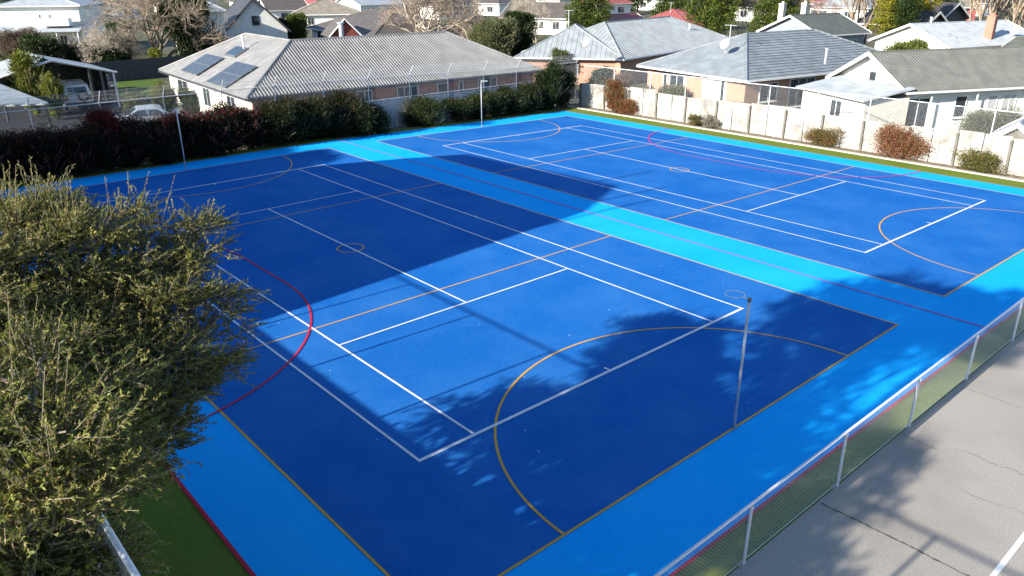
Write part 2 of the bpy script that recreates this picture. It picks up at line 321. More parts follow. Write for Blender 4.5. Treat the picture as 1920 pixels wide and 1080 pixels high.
def chain_link(name, P, e, length, z0f, z1f, pitch, r, parent, lean=None):
    "diagonal wires over a strip: P plan start, e plan direction, z0f/z1f heights as functions of s; lean = offset vector per metre of height"
    h = z1f(0)-z0f(0); a0 = []; a1 = []
    def pt(s, k):
        s_ = min(max(s, 0), length); z0 = z0f(s_); z = z0+(z1f(s_)-z0)*k
        q = np.array([P[0]+e[0]*s_, P[1]+e[1]*s_, z])
        return q if lean is None else q+np.array(lean)*(z-z0)
    s = -h
    while s < length:
        for d in (1, -1):
            sa, sb = (s, s+h) if d > 0 else (s+h, s)
            ka, kb = 0.0, 1.0
            def clip(sa, sb):
                ks = [0.0, 1.0]
                for lim in (0.0, length):
                    if (sa-lim)*(sb-lim) < 0: ks.append((lim-sa)/(sb-sa))
                ks = sorted(k for k in ks if -1e-6 <= sa+(sb-sa)*k <= length+1e-6)
                return (ks[0], ks[-1]) if len(ks) > 1 else None
            c = clip(sa, sb)
            if c and c[1]-c[0] > .01:
                a0.append(pt(sa+(sb-sa)*c[0], c[0])); a1.append(pt(sa+(sb-sa)*c[1], c[1]))
        s += pitch
    return link(name, seg_mesh(name, a0, a1, r, r), m_wire, parent, kind='stuff')

# low fence between court and asphalt
U = -2.37
t = thing('low_chain_link_fence', 'waist-high galvanised chain-link fence with white top rail along the asphalt edge', 'fence', (U, 5, 0))
q = MB(); q.tube((U, 17.4, 1.165), (U, -8.0, 1.165), .022, n=10); part('top_rail', q, m_galv, t, True)
a0 = []; a1 = []
for k in range(int(25.4/.075)):       # mesh ties wrapped round the rail
    v = 17.4-k*.075; a0.append((U-.025, v, 1.155)); a1.append((U+.012, v-.04, 1.189)); a0.append((U+.012, v-.04, 1.189)); a1.append((U+.026, v-.06, 1.16))
link('rail_ties', seg_mesh('rail_ties', a0, a1, .004, .004, 4), m_galv, t, kind='stuff')
q = MB(); q.tube((0, 0, .0), (0, 0, 1.14), .026, n=10); q.tube((0, 0, 1.08), (0, 0, 1.14), .034, n=10); pm = q.mesh('post')
q = MB(); q.tube((0, 0, -.02), (0, 0, -.001+.006), .11, .10, n=12); fm = q.mesh('footing')
for k in range(9):
    v = 16.92-3.02*k
    o = link('post', pm, m_galv, t); o.location = (U, v, 0); o.rotation_euler = (random.uniform(-.01, .01), random.uniform(-.02, .02), 0)
    o = link('concrete_footing', fm, m_asphalt, t); o.location = (U-.03, v, 0); o.scale = (1, 1.2, 1)
chain_link('wire_mesh', (U+.03, 17.4), (0, -1), 25.4, lambda s: .02, lambda s: 1.16, .07, .0021, t)
q = MB(); q.tube((U+.03, 17.4, .03), (U+.03, -8, .03), .006, n=4); part('bottom_wire', q, m_wire, t)

# tall fence down the left side of the courts (camera is just outside it)
t = thing('tall_side_fence', 'tall chain-link fence with pale thick top rail beside the green strip under the tree', 'fence', (10, 19.22, 0))
FH = 4.75
q = MB(); q.tube((-14, 19.22, FH), (33, 19.22, FH), .027, n=10); part('top_rail', q, m_galv, t, True)
q = MB(); q.tube((0, 0, 0), (0, 0, FH), .03, n=8); pm2 = q.mesh('post')
for k in range(15):
    o = link('post', pm2, m_galv, t); o.location = (5.5+3.05*(k-6), 19.22, 0)
chain_link('wire_mesh', (-14, 19.25), (1, 0), 47, lambda s: .03, lambda s: FH, .11, .0016, t)

# back fence with cranked arms
UB = 34.4
t = thing('cranked_back_fence', 'high chain-link fence with arms cranked towards the court behind the hedge', 'fence', (UB, -2, -.3))
rail = lambda v: gz(v)+3.0
q = MB()
vs_ = [21.9-3*k for k in range(16)]
for a, b in zip(vs_[:-1], vs_[1:]): q.tube((UB, a, rail(a)), (UB, b, rail(b)), .021, n=6)
part('top_rail', q, m_galv, t)
for v in vs_:
    q = MB(); q.tube((UB, v, -.6), (UB, v, rail(v)+.02), .024, n=6); q.tube((UB, v, rail(v)), (UB-.5, v, rail(v)+.62), .02, n=6); part('post', q, m_galv, t)
for hgt in (.2, .4, .6):
    q = MB()
    for a, b in zip(vs_[:-1], vs_[1:]): q.tube((UB-hgt*.8, a, rail(a)+hgt), (UB-hgt*.8, b, rail(b)+hgt), .006, n=4)
    part('strand_wire', q, m_wire, t)
chain_link('wire_mesh', (UB, 21.9), (0, -1), 45, lambda s: -.5, lambda s: rail(21.9-s)-.02, .1, .0026, t)
chain_link('arm_mesh', (UB, 21.9), (0, -1), 45, lambda s: rail(21.9-s), lambda s: rail(21.9-s)+.6, .1, .0022, t, lean=(-.8, 0, 0))

# chain-link above the timber fence
VR = -22.95
t = thing('side_chain_link_fence', 'chain-link fence on slim posts rising behind the pale timber fence', 'fence', (15, VR, ZG))
ZR = 2.45
q = MB(); q.tube((33.5, VR, ZR), (-4, VR, ZR), .022, n=6); part('top_rail', q, m_galv, t)
q = MB(); q.tube((0, 0, ZG-.1), (0, 0, ZR+.02), .026, n=6); pm3 = q.mesh('post')
for x in (1083, 1151, 1219, 1285, 1360, 1442, 1532, 1630, 1740, 1862):
    u = W(x, 120+(x-1085)*.107, ZR)
    s = hit_wall(x, 150+(x-1085)*.107, (0, VR), (1, 0))
    o = link('post', pm3, m_galv, t); o.location = (s, VR, 0)
chain_link('wire_mesh', (33.5, VR), (-1, 0), 37.5, lambda s: .6, lambda s: ZR-.02, .1, .0026, t)

# ------------------------------------------------------------------ timber fence of pale panels
t = thing('timber_panel_fence', 'weathered pale timber fence of wide upright panels along the kerb', 'fence', (14, -22.4, ZG))
VT = -22.42; rr = random.Random(5); u = 33.2; k = 0; H0 = 1.72
q = MB(); q.span(-.06, .06, -.05, .05, ZG-.1, ZG+1.66); postm = q.mesh('post')
while u > -3:
    w = rr.choice((1.15, 1.2, 1.25, 1.2, 2.35/2))
    h = H0+rr.uniform(-.05, .05)+(.12 if (k//3) % 3 == 1 else 0)
    q = MB(); y0 = VT+rr.uniform(-.012, .012); tl = rr.uniform(-.012, .012)
    q.add([(u, y0, ZG+.04), (u-w+.045, y0+tl, ZG+.04), (u-w+.045, y0+tl, ZG+h+rr.uniform(-.02, .02)), (u, y0, ZG+h), (u, y0-.025, ZG+.04), (u-w+.045, y0+tl-.025, ZG+.04), (u-w+.045, y0+tl-.025, ZG+h), (u, y0-.025, ZG+h)],
          [(0, 3, 2, 1), (4, 5, 6, 7), (3, 7, 6, 2), (0, 1, 5, 4), (0, 4, 7, 3), (1, 2, 6, 5)])
    part('panel', q, m_plank, t)
    q = MB(); q.span(u-w+.03, u-.01, y0+.003, y0+.045, ZG+.88+rr.uniform(-.02, .02), ZG+.96); part('rail', q, m_plank, t)
    if k % 2 == 0:
        o = link('post', postm, m_post, t); o.location = (u+.012, VT+.07, rr.uniform(-.03, .04)); o.rotation_euler = (rr.uniform(-.02, .02), rr.uniform(-.02, .02), 0)
    u -= w; k += 1

# ------------------------------------------------------------------ netball goal posts
def goal(u, v, s, label, h):
    z = gz(v); t = thing('goal_post', label, 'goal post', (u, v, z), 'netball goal posts')
    q = MB(); q.tube((u, v, z), (u, v, z+h-.04), .028, n=14); part('pole', q, m_pole, t, True)
    q = MB(); q.tube((u, v, z+h-.05), (u, v, z+h+.02), .040, n=14); part('cap', q, m_cap, t, True)
    q = MB(); q.tube((u, v, z+h), (u+s*.14, v, z+h), .016, n=8); part('arm', q, m_galv, t)
    q = MB(); c = (u+s*(.14+.19), v)
    pts = [(c[0]+.19*math.cos(2*math.pi*k/28), c[1]+.19*math.sin(2*math.pi*k/28), z+h) for k in range(29)]
    q.path(pts, .0095, 6); part('ring', q, m_galv, t, True)
goal(-.03, 7.64, 1, 'slim grey netball post with ring standing on the end line by the low fence', 2.92)
goal(30.55, 7.62, -1, 'slim netball post in front of the dark red-tipped hedge', 2.97)
goal(30.55, -10.75, -1, 'slim pale netball post standing in front of the blue-grey iron fence', 2.85)
goal(-.03, -10.67, 1, 'slim netball post on the end line of the sunlit far court', 2.92)

# ------------------------------------------------------------------ houses
class Frame:
    def __init__(s, a, b, depth=None, away=True):
        s.a = np.array(a[:2], float); s.b = np.array(b[:2], float); s.L = np.linalg.norm(s.b-s.a); s.ex = (s.b-s.a)/s.L
        s.ey = np.array([-s.ex[1], s.ex[0]])
        if s.ey @ (s.a-CAM[:2]) < 0: s.ey = -s.ey
        s.W = depth
    def p(s, x, y, z): return np.array([*(s.a+s.ex*x+s.ey*y), z])
def ribs(name, faces, pitch, mode, w, h, mat, parent, taper=False):
    "raised ribs (mode up = eave to ridge, across = courses parallel to the eave) on planar roof faces; faces start with their eave edge"
    vs_ = []; fs = []
    for f in faces:
        f = [np.array(q, float) for q in f]
        e = f[1]-f[0]; e /= np.linalg.norm(e); n = np.cross(f[1]-f[0], f[2]-f[0])
        if n[2] < 0: n = -n
        n /= np.linalg.norm(n); s = np.cross(n, e)
        if s[2] < 0: s = -s
        pa = np.array([[(q-f[0]) @ e, (q-f[0]) @ s] for q in f])
        A, B = (0, 1) if mode == 'up' else (1, 0)
        lo, hi = pa[:, A].min(), pa[:, A].max(); x = lo+pitch*.6
        while x < hi-.05:
            ys = []
            for i in range(len(pa)):
                a, b = pa[i], pa[(i+1) % len(pa)]
                if (a[A]-x)*(b[A]-x) < 0: ys.append(a[B]+(b[B]-a[B])*(x-a[A])/(b[A]-a[A]))
            if len(ys) >= 2 and max(ys)-min(ys) > .15:
                y0, y1 = min(ys)+.02, max(ys)-.02
                d1, d2 = (e, s) if mode == 'up' else (s, e)
                k = len(vs_)
                for y in (y0, y1):
                    c = f[0]+d1*x+d2*y
                    if mode == 'up': vs_ += [c-d1*w/2, c-d1*w*.25+n*h, c+d1*w*.25+n*h, c+d1*w/2]
                    else: vs_ += [c-d1*w*.12, c-d1*w*.1+n*h, c, c+d1*w*.9+n*.003]
                fs += [(k, k+4, k+5, k+1), (k+1, k+5, k+6, k+2), (k+2, k+6, k+7, k+3), (k, k+1, k+2, k+3), (k+7, k+6, k+5, k+4)]
            x += pitch
    mb = MB(); mb.add(vs_, fs); return part(name, mb, mat, parent, kind='stuff')
def window(parent, P, e, n, s0, s1, z0, z1, door=False, frame=None, pane=None, mull=1):
    e3 = np.array([e[0], e[1], 0]); n3 = np.array([n[0], n[1], 0]); zz = np.array([0, 0, 1.0]); P3 = np.array([P[0], P[1], 0])
    c = P3+e3*(s0+s1)/2+n3*.02+zz*(z0+z1)/2; w = s1-s0; h = z1-z0; mb = MB(); fw = .06
    for dx in (-(w-fw)/2, (w-fw)/2): mb.box(c+e3*dx, (fw, .07, h), ax=(e3, n3, zz))
    for dz in (-(h-fw)/2, (h-fw)/2): mb.box(c+zz*dz, (w-2*fw, .07, fw), ax=(e3, n3, zz))
    for k in range(1, mull+1):
        if w > .9: mb.box(c+e3*(-w/2+w*k/(mull+1)), (.045, .06, h-2*fw), ax=(e3, n3, zz))
    o = part('door' if door else 'window', mb, frame or m_trim, parent)
    mb = MB(); mb.box(c-n3*.005, (w-.05, .03, h-.05), ax=(e3, n3, zz)); part('pane', mb, pane or m_glass, o)
    if not door:
        mb = MB(); mb.box(c-zz*(h/2+.035)+n3*.04, (w+.1, .13, .05), ax=(e3, n3, zz)); part('sill', mb, frame or m_trim, o)
def wall_poly(mb, P, Q, z0, z1, apex=None, thick=.15, n=None):
    P = np.array(P[:2]); Q = np.array(Q[:2]); poly = [np.array([*P, z0]), np.array([*Q, z0]), np.array([*Q, z1])]
    if apex is not None: poly.append(np.array(apex))
    poly.append(np.array([*P, z1])); mb.extrude(poly, -np.array([n[0], n[1], 0])*thick)
def house(name, label, a, b, depth, ze, zr, kind, wall, roofm, oh=.5, zg=ZG, rib=None, wins=(), group=None, trim=None, gable_mat=None, cat='house', caps=True, gutter=True):
    """a,b plan eave corners seen from the courts; kind hip | gable (ridge along a-b) | gx (gable end on a-b).
    wins: (side, s0, s1, z0, z1[, door]) with side f/l/r and s fractions of the wall, or ('fp', px0, px1, py, z0, z1) by photo column"""
    F = Frame(a, b, depth); L, D = F.L, F.W; trim = trim or m_trim
    t = thing(name, label, cat, F.p(L/2, D/2, zg), group)
    c = [F.p(oh, oh, 0), F.p(L-oh, oh, 0), F.p(L-oh, D-oh, 0), F.p(oh, D-oh, 0)]
    sides = {'f': (c[0], c[1], -F.ey), 'r': (c[1], c[2], F.ex), 'b': (c[2], c[3], F.ey), 'l': (c[3], c[0], -F.ex)}
    zt = ze+.04; faces = []; E = [F.p(0, 0, ze), F.p(L, 0, ze), F.p(L, D, ze), F.p(0, D, ze)]; lines = []
    rise = (zr-ze)
    if kind == 'hip':
        m = min(L, D)/2
        if L >= D: R0, R1 = F.p(m, D/2, zr), F.p(L-m, D/2, zr)
        else: R0, R1 = F.p(L/2, m, zr), F.p(L/2, D-m, zr)
        if L >= D: faces = [[E[0], E[1], R1, R0], [E[1], E[2], R1], [E[2], E[3], R0, R1], [E[3], E[0], R0]]; lines = [(E[0], R0), (E[3], R0), (E[1], R1), (E[2], R1), (R0, R1)]
        else: faces = [[E[0], E[1], R0], [E[1], E[2], R1, R0], [E[2], E[3], R1], [E[3], E[0], R0, R1]]; lines = [(E[0], R0), (E[1], R0), (E[2], R1), (E[3], R1), (R0, R1)]
        faces = [f for f in faces if np.linalg.norm(np.array(f[-1])-np.array(f[-2])) > .05 or len(f) == 3]
    elif kind == 'gable':
        R0, R1 = F.p(0, D/2, zr), F.p(L, D/2, zr); faces = [[E[0], E[1], R1, R0], [E[2], E[3], R0, R1]]; lines = [(R0, R1)]
    else:
        R0, R1 = F.p(L/2, 0, zr), F.p(L/2, D, zr); faces = [[E[1], E[2], R1, R0], [E[3], E[0], R0, R1]]; lines = [(R0, R1)]
    mb = MB()
    for k, (P, Q, n) in sides.items():
        apex = None
        if kind == 'gable' and k in 'lr': mid = (P+Q)/2; apex = (mid[0], mid[1], zr-.12)
        if kind == 'gx' and k in 'fb': mid = (P+Q)/2; apex = (mid[0], mid[1], zr-.12)
        hw = ze-.05+ (oh*rise/(D/2) if (kind == 'gable') else oh*rise/(L/2) if kind == 'gx' else 0)
        if k in 'lr': # butt the side walls inside front/back
            d = (Q-P)/np.linalg.norm(Q-P); P = P+d*.153; Q = Q-d*.153
        wall_poly(mb, P, Q, zg-.1, hw, apex, .15, n)
    part('wall', mb, wall, t)
    mb = MB()
    for f in faces: mb.prism(f, .10)
    ro = part('roof', mb, roofm, t)
    if rib: ribs('roof_ribs', faces, rib[1], rib[0], rib[2], rib[3], roofm, ro)
    if caps:
        mb = MB()
        for p0, p1 in lines:
            if np.linalg.norm(np.array(p0)-np.array(p1)) > .1: mb.tube(np.array(p0)+[0, 0, .01], np.array(p1)+[0, 0, .01], .075, n=6)
        part('ridge_cap', mb, roofm, ro)
    if gutter:
        mb = MB()
        for f in faces:
            if len(f) >= 3:
                d = f[1]-f[0]; n = np.cross(d, [0, 0, 1.0]); n /= np.linalg.norm(n)
                if n @ (f[0]-F.p(L/2, D/2, ze)) < 0: n = -n
                cc = (f[0]+f[1])/2+n*.055-np.array([0, 0, .07]); e = d/np.linalg.norm(d)
                mb.box(cc, (np.linalg.norm(d), .1, .12), ax=(e, n, np.array([0, 0, 1.0])))
        part('gutter', mb, trim, ro)
    if kind in ('gable', 'gx'):
        for (p0, p1) in (((E[0], R0), (E[3], R0), (E[1], R1), (E[2], R1)) if kind == 'gable' else ((E[0], R0), (E[1], R0), (E[2], R1), (E[3], R1))):
            p0 = np.array(p0); p1 = np.array(p1); e = p1-p0; ln = np.linalg.norm(e); e /= ln
            n = (F.ex if kind == 'gable' else F.ey); n3 = np.array([n[0], n[1], 0])
            sgn = 1 if (p0-F.p(L/2, D/2, ze)) @ n3 > 0 else -1
            up = np.cross(e, n3); up *= np.sign(up[2])
            mb = MB(); mb.box((p0+p1)/2+n3*sgn*.03-up*.06, (ln, .05, .22), ax=(e, n3, up)); part('bargeboard', mb, trim, ro)
    for w in wins:
        if w[0] == 'fp' or w[0] == 'lp' or w[0] == 'rp':
            P, Q, n = sides[w[0][0]]; e = (Q-P)[:2]; ln = np.linalg.norm(e); e = e/ln
            s0, s1 = sorted((hit_wall(w[1], w[3], P, e), hit_wall(w[2], w[3], P, e))); z0, z1 = w[4], w[5]; rest = w[6:]
            s0 = max(s0, .1); s1 = min(s1, ln-.1)
            if s1-s0 < .2: continue
        else:
            P, Q, n = sides[w[0]]; e = (Q-P)[:2]; ln = np.linalg.norm(e); e = e/ln; s0, s1, z0, z1 = w[1]*ln, w[2]*ln, w[3], w[4]; rest = w[5:]
        window(t, P[:2], e, n, s0, s1, z0, z1, door=('door' in rest), frame=trim if 'dk' not in rest else m_darktrim, pane=m_curtain if 'cur' in rest else None, mull=2 if (s1-s0) > 2 else 1)
    return t, F, faces, ro
def chimney(parent, c, size, z0, z1, mat):
    mb = MB(); mb.span(c[0]-size/2, c[0]+size/2, c[1]-size/2, c[1]+size/2, z0, z1); mb.span(c[0]-size/2-.05, c[0]+size/2+.05, c[1]-size/2-.05, c[1]+size/2+.05, z1, z1+.08)
    mb.tube((c[0], c[1], z1+.08), (c[0], c[1], z1+.3), size*.25, n=8); part('chimney', mb, mat, parent)
def dish(parent, c, d=.75, face=(.15, .9, .45)):
    c = np.array(c, float); f = np.array(face, float); f /= np.linalg.norm(f); a = np.cross(f, [0, 0, 1.0]); a /= np.linalg.norm(a); b = np.cross(a, f); mb = MB()
    vs_ = [c-f*.1]; fs = []; n = 16
    for r, dp in ((.5, -.075), (1.0, 0)):
        vs_ += [c+f*dp+(a*math.cos(2*math.pi*k/n)+b*math.sin(2*math.pi*k/n))*r*d/2 for k in range(n)]
    fs += [(0, 1+(k+1) % n, 1+k) for k in range(n)]+[(1+k, 1+(k+1) % n, 1+n+(k+1) % n, 1+n+k) for k in range(n)]
    mb.add(vs_, fs); o = part('satellite_dish', mb, m_trim, parent, True)
    mb = MB(); mb.tube(c-f*.1-np.array([0, 0, .02]), c-f*.15-np.array([0, 0, .55]), .025, n=6); mb.tube(c-b*.35, c+f*.4-b*.1, .012, n=5); mb.box(c+f*.4-b*.1, (.08, .08, .12)); part('bracket', mb, m_galv, o)
def flue(parent, c, h, r=.09, mat=None):
    mb = MB(); mb.tube(c, (c[0], c[1], c[2]+h), r, n=10); mb.tube((c[0], c[1], c[2]+h), (c[0], c[1], c[2]+h+.08), r*1.6, n=10); part('flue', mb, mat or m_galv, parent)
def antenna(parent, c, h):
    mb = MB(); mb.tube(c, (c[0], c[1], c[2]+h), .022, n=5); mb.tube((c[0]-.5, c[1], c[2]+h*.95), (c[0]+.5, c[1], c[2]+h*.95), .012, n=4)
    for k in range(6): mb.tube((c[0]-.45+k*.18, c[1]-.3+k*.02, c[2]+h*.95), (c[0]-.45+k*.18, c[1]+.3-k*.02, c[2]+h*.95), .008, n=4)
    part('antenna', mb, m_galv, parent)

# --- brick house with long corrugated L-shaped hip roof behind the hedge
ze, zr, wd = 1.95, 4.62, 10.4
C = W(462, 185, ze)[:2]; B_ = W(1018, 132, ze)[:2]; D_ = W(293, 132, ze)[:2]
e1 = (B_-C)/np.linalg.norm(B_-C); e2 = np.array([-e1[1], e1[0]]); e2 = e2 if e2 @ (D_-C) > 0 else -e2
L1 = np.linalg.norm(B_-C); L2 = float((D_-C) @ e2)
P = lambda x, y, z: np.array([*(C+e1*x+e2*y), z])
E0, E1, E2, I_, E4, E5 = P(0, 0, ze), P(L1, 0, ze), P(L1, wd, ze), P(wd, wd, ze), P(wd, L2, ze), P(0, L2, ze)
R0, R1, R2 = P(wd/2, wd/2, zr), P(L1-wd/2, wd/2, zr), P(wd/2, L2-wd/2, zr)
t = thing('brick_house', 'long brick house with ribbed taupe hip roof and solar panels behind the hedge', 'house', P(8, 6, ZG))
faces = [[E0, E1, R1, R0], [E1, E2, R1], [E2, I_, R0, R1], [I_, E4, R2, R0], [E4, E5, R2], [E5, E0, R0, R2]]
mb = MB()
for f in faces: mb.prism(f, .1)
ro = part('roof', mb, m_rtaupe, t)
ribs('roof_ribs', faces[:3]+faces[3:5], .215, 'up', .12, .075, m_rtaupe, ro)
ribs('roof_courses', faces[5:], .32, 'across', .1, .018, m_rtaupe, ro)
mb = MB()
for p0, p1 in ((E0, R0), (E1, R1), (E2, R1), (R0, R1), (R0, R2), (E5, R2), (E4, R2)): mb.tube(p0+[0, 0, .03], p1+[0, 0, .03], .1, n=6)
part('ridge_cap', mb, m_rtaupe, ro)
mb = MB()
for p0, p1 in ((E0, E1), (E1, E2), (E5, E0), (E4, E5)):
    d = p1-p0; ln = np.linalg.norm(d); d /= ln; n = np.cross(d, [0, 0, 1.0]); n = n if n @ (p0-R0) > 0 else -n
    mb.box((p0+p1)/2+n*.05-np.array([0, 0, .08]), (ln, .1, .12), ax=(d, n, np.array([0, 0, 1.0])))
part('gutter', mb, m_darktrim, ro)
mb = MB(); o_ = .5
for pa, pb, n in ((P(o_, o_, 0), P(L1-o_, o_, 0), -e2), (P(L1-o_, o_+.16, 0), P(L1-o_, wd-o_, 0), e1)): wall_poly(mb, pa, pb, ZG-.1, ze-.06, None, .15, n)
part('wall', mb, m_brick, t)
mb = MB(); wall_poly(mb, P(o_, L2-o_, 0), P(o_, o_+.16, 0), ZG-.1, ze-.06, None, .15, -e1); part('plastered_wall', mb, m_cream, t)
Pw = P(o_, o_, 0)
for x0, x1, z0, z1, kw in ((668, 697, -.4, 1.7, 'door'), (744, 784, .35, 1.7, ''), (820, 840, .2, 1.7, ''), (860, 869, .3, 1.7, ''), (896, 931, -.3, 1.75, '')):
    s0, s1 = hit_wall(x0, 170, Pw, e1), hit_wall(x1, 170, Pw, e1)
    window(t, Pw[:2], e1, -e2, s0, s1, z0, z1, door=(kw == 'door'), mull=2 if s1-s0 > 1.5 else 1)
Pl = P(o_, o_, 0)
for s0, s1, z0, z1 in ((3, 4.6, .3, 1.6), (8, 9.5, .3, 1.6), (13, 15.5, -.3, 1.6)): window(t, Pl[:2], e2, -e1, s0, s1, z0, z1)
# solar arrays and a skylight lying on the left-facing roof plane
nl = np.cross(E5-E0, R0-E0); nl = nl if nl[2] > 0 else -nl; nl /= np.linalg.norm(nl); sl_ = np.cross(nl, np.array([*e2, 0])); sl_ = sl_ if sl_[2] > 0 else -sl_
def on_left(px, py):
    d = ray(px, py); tt = ((E0-CAM) @ nl)/(d @ nl); return CAM+d*tt
def panel_array(px, py, nx, ny, w, h, label):
    c = on_left(px, py)+nl*.12; e = np.array([*e2, 0]); st = thing('solar_array', label, 'solar panel', c, 'solar arrays on the brick house roof')
    for i in range(nx):
        for j in range(ny):
            cc = c+e*(i-(nx-1)/2)*w+sl_*(j-(ny-1)/2)*h
            mb = MB(); mb.box(cc, (w-.02, h-.02, .04), ax=(e, sl_, nl)); o = part('panel', mb, m_solarframe, st)
            mb = MB(); mb.box(cc+nl*.012, (w-.09, h-.09, .03), ax=(e, sl_, nl)); part('cell_glass', mb, m_solar, o)
    mb = MB()
    for q_ in (-.3, .3): mb.box(c-nl*.06+sl_*q_*ny*h, (nx*w, .06, .08), ax=(e, sl_, nl))
    part('rail', mb, m_solarframe, st)
panel_array(435, 142, 4, 2, .94, 1.25, 'dark solar array on the taupe roof nearer the ribbed slope')
panel_array(380, 123, 4, 2, .94, 1.15, 'dark solar array on the taupe roof nearer the garden lawn')
c = on_left(444, 99)+nl*.1; e = np.array([*e2, 0]); mb = MB(); mb.box(c, (2.1, 1.1, .12), ax=(e, sl_, nl)); o = part('skylight', mb, m_solarframe, ro); mb = MB(); mb.box(c+nl*.03, (1.95, .95, .08), ax=(e, sl_, nl)); part('pane', mb, m_glass, o)
flue(ro, on_left(458, 95), .9, .07); flue(ro, P(9.5, wd*.62, zr-.6), 1.5, .16, m_rwhite)

# --- other houses; eave corners read from the photo at eave height
w2 = lambda x, y, z: W(x, y, z)[:2]
# blue-grey hip house centre-right: two blocks
t, F, fc, ro = house('grey_hip_house', 'low grey house with ribbed hip roof and satellite dish behind the corner shrubs', w2(965, 107, 1.9), w2(1168, 110, 1.9), 10.5, 1.9, 4.35, 'hip', m_brick2, m_rgrey, rib=('up', .45, .06, .03))
dish(ro, W(1098, 86, 3.2)+np.array([0, 0, .3]), .75); antenna(ro, F.p(4, 6, 4.1), 1.5)
t, F, fc, ro = house('grey_hip_house', 'pale grey hip-roofed house in front of the red-roofed house', w2(1168, 111, 1.9), w2(1385, 77, 1.9), 11, 1.9, 4.45, 'hip', m_brick2, m_rgrey, rib=('up', .45, .06, .03))
flue(ro, F.p(18, 3, 3.0), .7)
# brick house with coursed grey roof
t, F, fc, ro = house('tiled_house', 'orange brick house with grey hip roof laid in bold courses behind the timber fence', w2(1195, 122, 2.0), w2(1400, 151, 2.0), 19, 2.0, 4.45, 'hip', m_brick2, m_rgrey2, oh=.6,
     wins=[('fp', 1244, 1252, 150, -.4, 1.75, 'door'), ('fp', 1256, 1284, 150, -.35, 1.7), ('fp', 1318, 1352, 160, -.35, 1.75, 'cur'), ('fp', 1352, 1360, 160, -.4, 1.7), ('r', .25, .4, -.3, 1.7), ('r', .55, .7, .3, 1.6), ('r', .08, .18, .3, 1.6)])
ribs('roof_courses', fc[1:2]+fc[2:3], .37, 'across', .36, .05, m_rgrey2, ro); ribs('roof_ribs', [fc[0], fc[3]], .38, 'up', .05, .02, m_rgrey2, ro)
dish(ro, W(1358, 92, 3.6)+np.array([0, 0, .35]), .75); antenna(ro, W(1367, 84, 3.9), 1.4); flue(ro, W(1547, 120, 2.7), 1.0, .09, m_rwhite)
# white gabled house at right
bB = w2(1700, 173, 2.1); ey = np.array([-.44, -.90]); ey /= np.linalg.norm(ey); ex = np.array([-ey[1], ey[0]]); ex = -ex if ex[0] > 0 else ex
aA = bB-ex*7.6
t, F, fc, ro = house('white_gable_house', 'white-walled house with moss-grey ribbed gable roof behind the timber fence', aA, bB, 17, 2.1, 4.05, 'gx', m_wwall, m_rgreen, oh=.55, rib=('up', .22, .14, .03),
     wins=[('f', .18, .42, -.2, 1.5, 'cur'), ('f', .5, .62, -.4, 1.6, 'door'), ('f', .47, .55, 2.35, 2.85, 'dk'), ('rp', 1690, 1740, 205, -.4, 1.65, 'door'), ('rp', 1790, 1812, 190, .3, 1.65), ('rp', 1852, 1870, 185, .3, 1.6, 'cur'), ('rp', 1880, 1905, 185, .3, 1.6, 'cur')])
for f in (.12, .32, .55): q_ = F.p(F.L-.15, F.W*f, 0); mb = MB(); mb.tube((q_[0], q_[1], ZG), (q_[0], q_[1], 2.0), .05, n=6); part('veranda_post', mb, m_trim, t)
# lean-to porch on its gable end
pa, pb = F.p(1.3, -2.6, 0), F.p(F.L-.2, -2.6, 0); t2 = t
mb = MB(); mb.prism([F.p(1.0, -3.0, 1.75), F.p(F.L+.1, -3.0, 1.75), F.p(F.L+.1, .5, 2.35), F.p(1.0, .5, 2.35)], .1); part('porch_roof', mb, m_rwhite, t2)
mb = MB(); wall_poly(mb, pa, pb, ZG-.1, 1.72, None, .12, -F.ey); wall_poly(mb, F.p(F.L-.2, -2.45, 0), F.p(F.L-.2, .48, 0), ZG-.1, 1.74, None, .12, F.ex); wall_poly(mb, F.p(1.3, .48, 0), F.p(1.3, -2.45, 0), ZG-.1, 1.74, None, .12, -F.ex); part('porch_wall', mb, m_cream, t2)
window(t2, pa[:2], F.ex, -F.ey, .6, 2.4, -.2, 1.35, pane=m_curtain); window(t2, pa[:2], F.ex, -F.ey, 3.0, 4.1, -.4, 1.4, door=True)
# white-roofed house with brick chimney
bB = w2(1780, 88, 2.2); ey = np.array([-.30, -.954]); ex = np.array([-.954, .30]); aA = bB-ex*9.5
t, F, fc, ro = house('white_roof_house', 'white house with bright white gable roof and red brick chimney', aA, bB, 14, 2.2, 4.0, 'gx', m_wwall, m_rwhite, oh=.5, rib=('up', .5, .05, .02), wins=[('f', .3, .38, .3, 1.5, 'dk'), ('f', .55, .7, .3, 1.5), ('r', .15, .3, .2, 1.7), ('r', .5, .65, .3, 1.6)])
chimney(ro, F.p(F.L*.86, F.W*.5, 0)[:2], .75, 2.3, 4.7, m_brick); dish(ro, F.p(F.L*.9, F.W*.72, 3.3), .8); flue(ro, F.p(F.L*.5, F.W*.2, 4.0), .5)
# blue-grey weatherboard house
t, F, fc, ro = house('weatherboard_house', 'blue-grey weatherboard house with dark olive roof and white windows', w2(1540, 67, 2.4), w2(1634, 61, 2.4), 9, 2.4, 4.3, 'gable', m_bluewall, m_rdgreen, oh=.5,
     wins=[('f', .06, .16, .2, 1.7), ('f', .3, .4, -.2, 1.8), ('f', .5, .68, .6, 1.7), ('f', .74, .84, .8, 1.7), ('l', .3, .6, .4, 1.6)])
chimney(ro, F.p(1.0, 6.5, 0)[:2], .6, 2.6, 5.4, m_cream); chimney(ro, F.p(4.8, 6.5, 0)[:2], .6, 2.6, 5.4, m_cream)
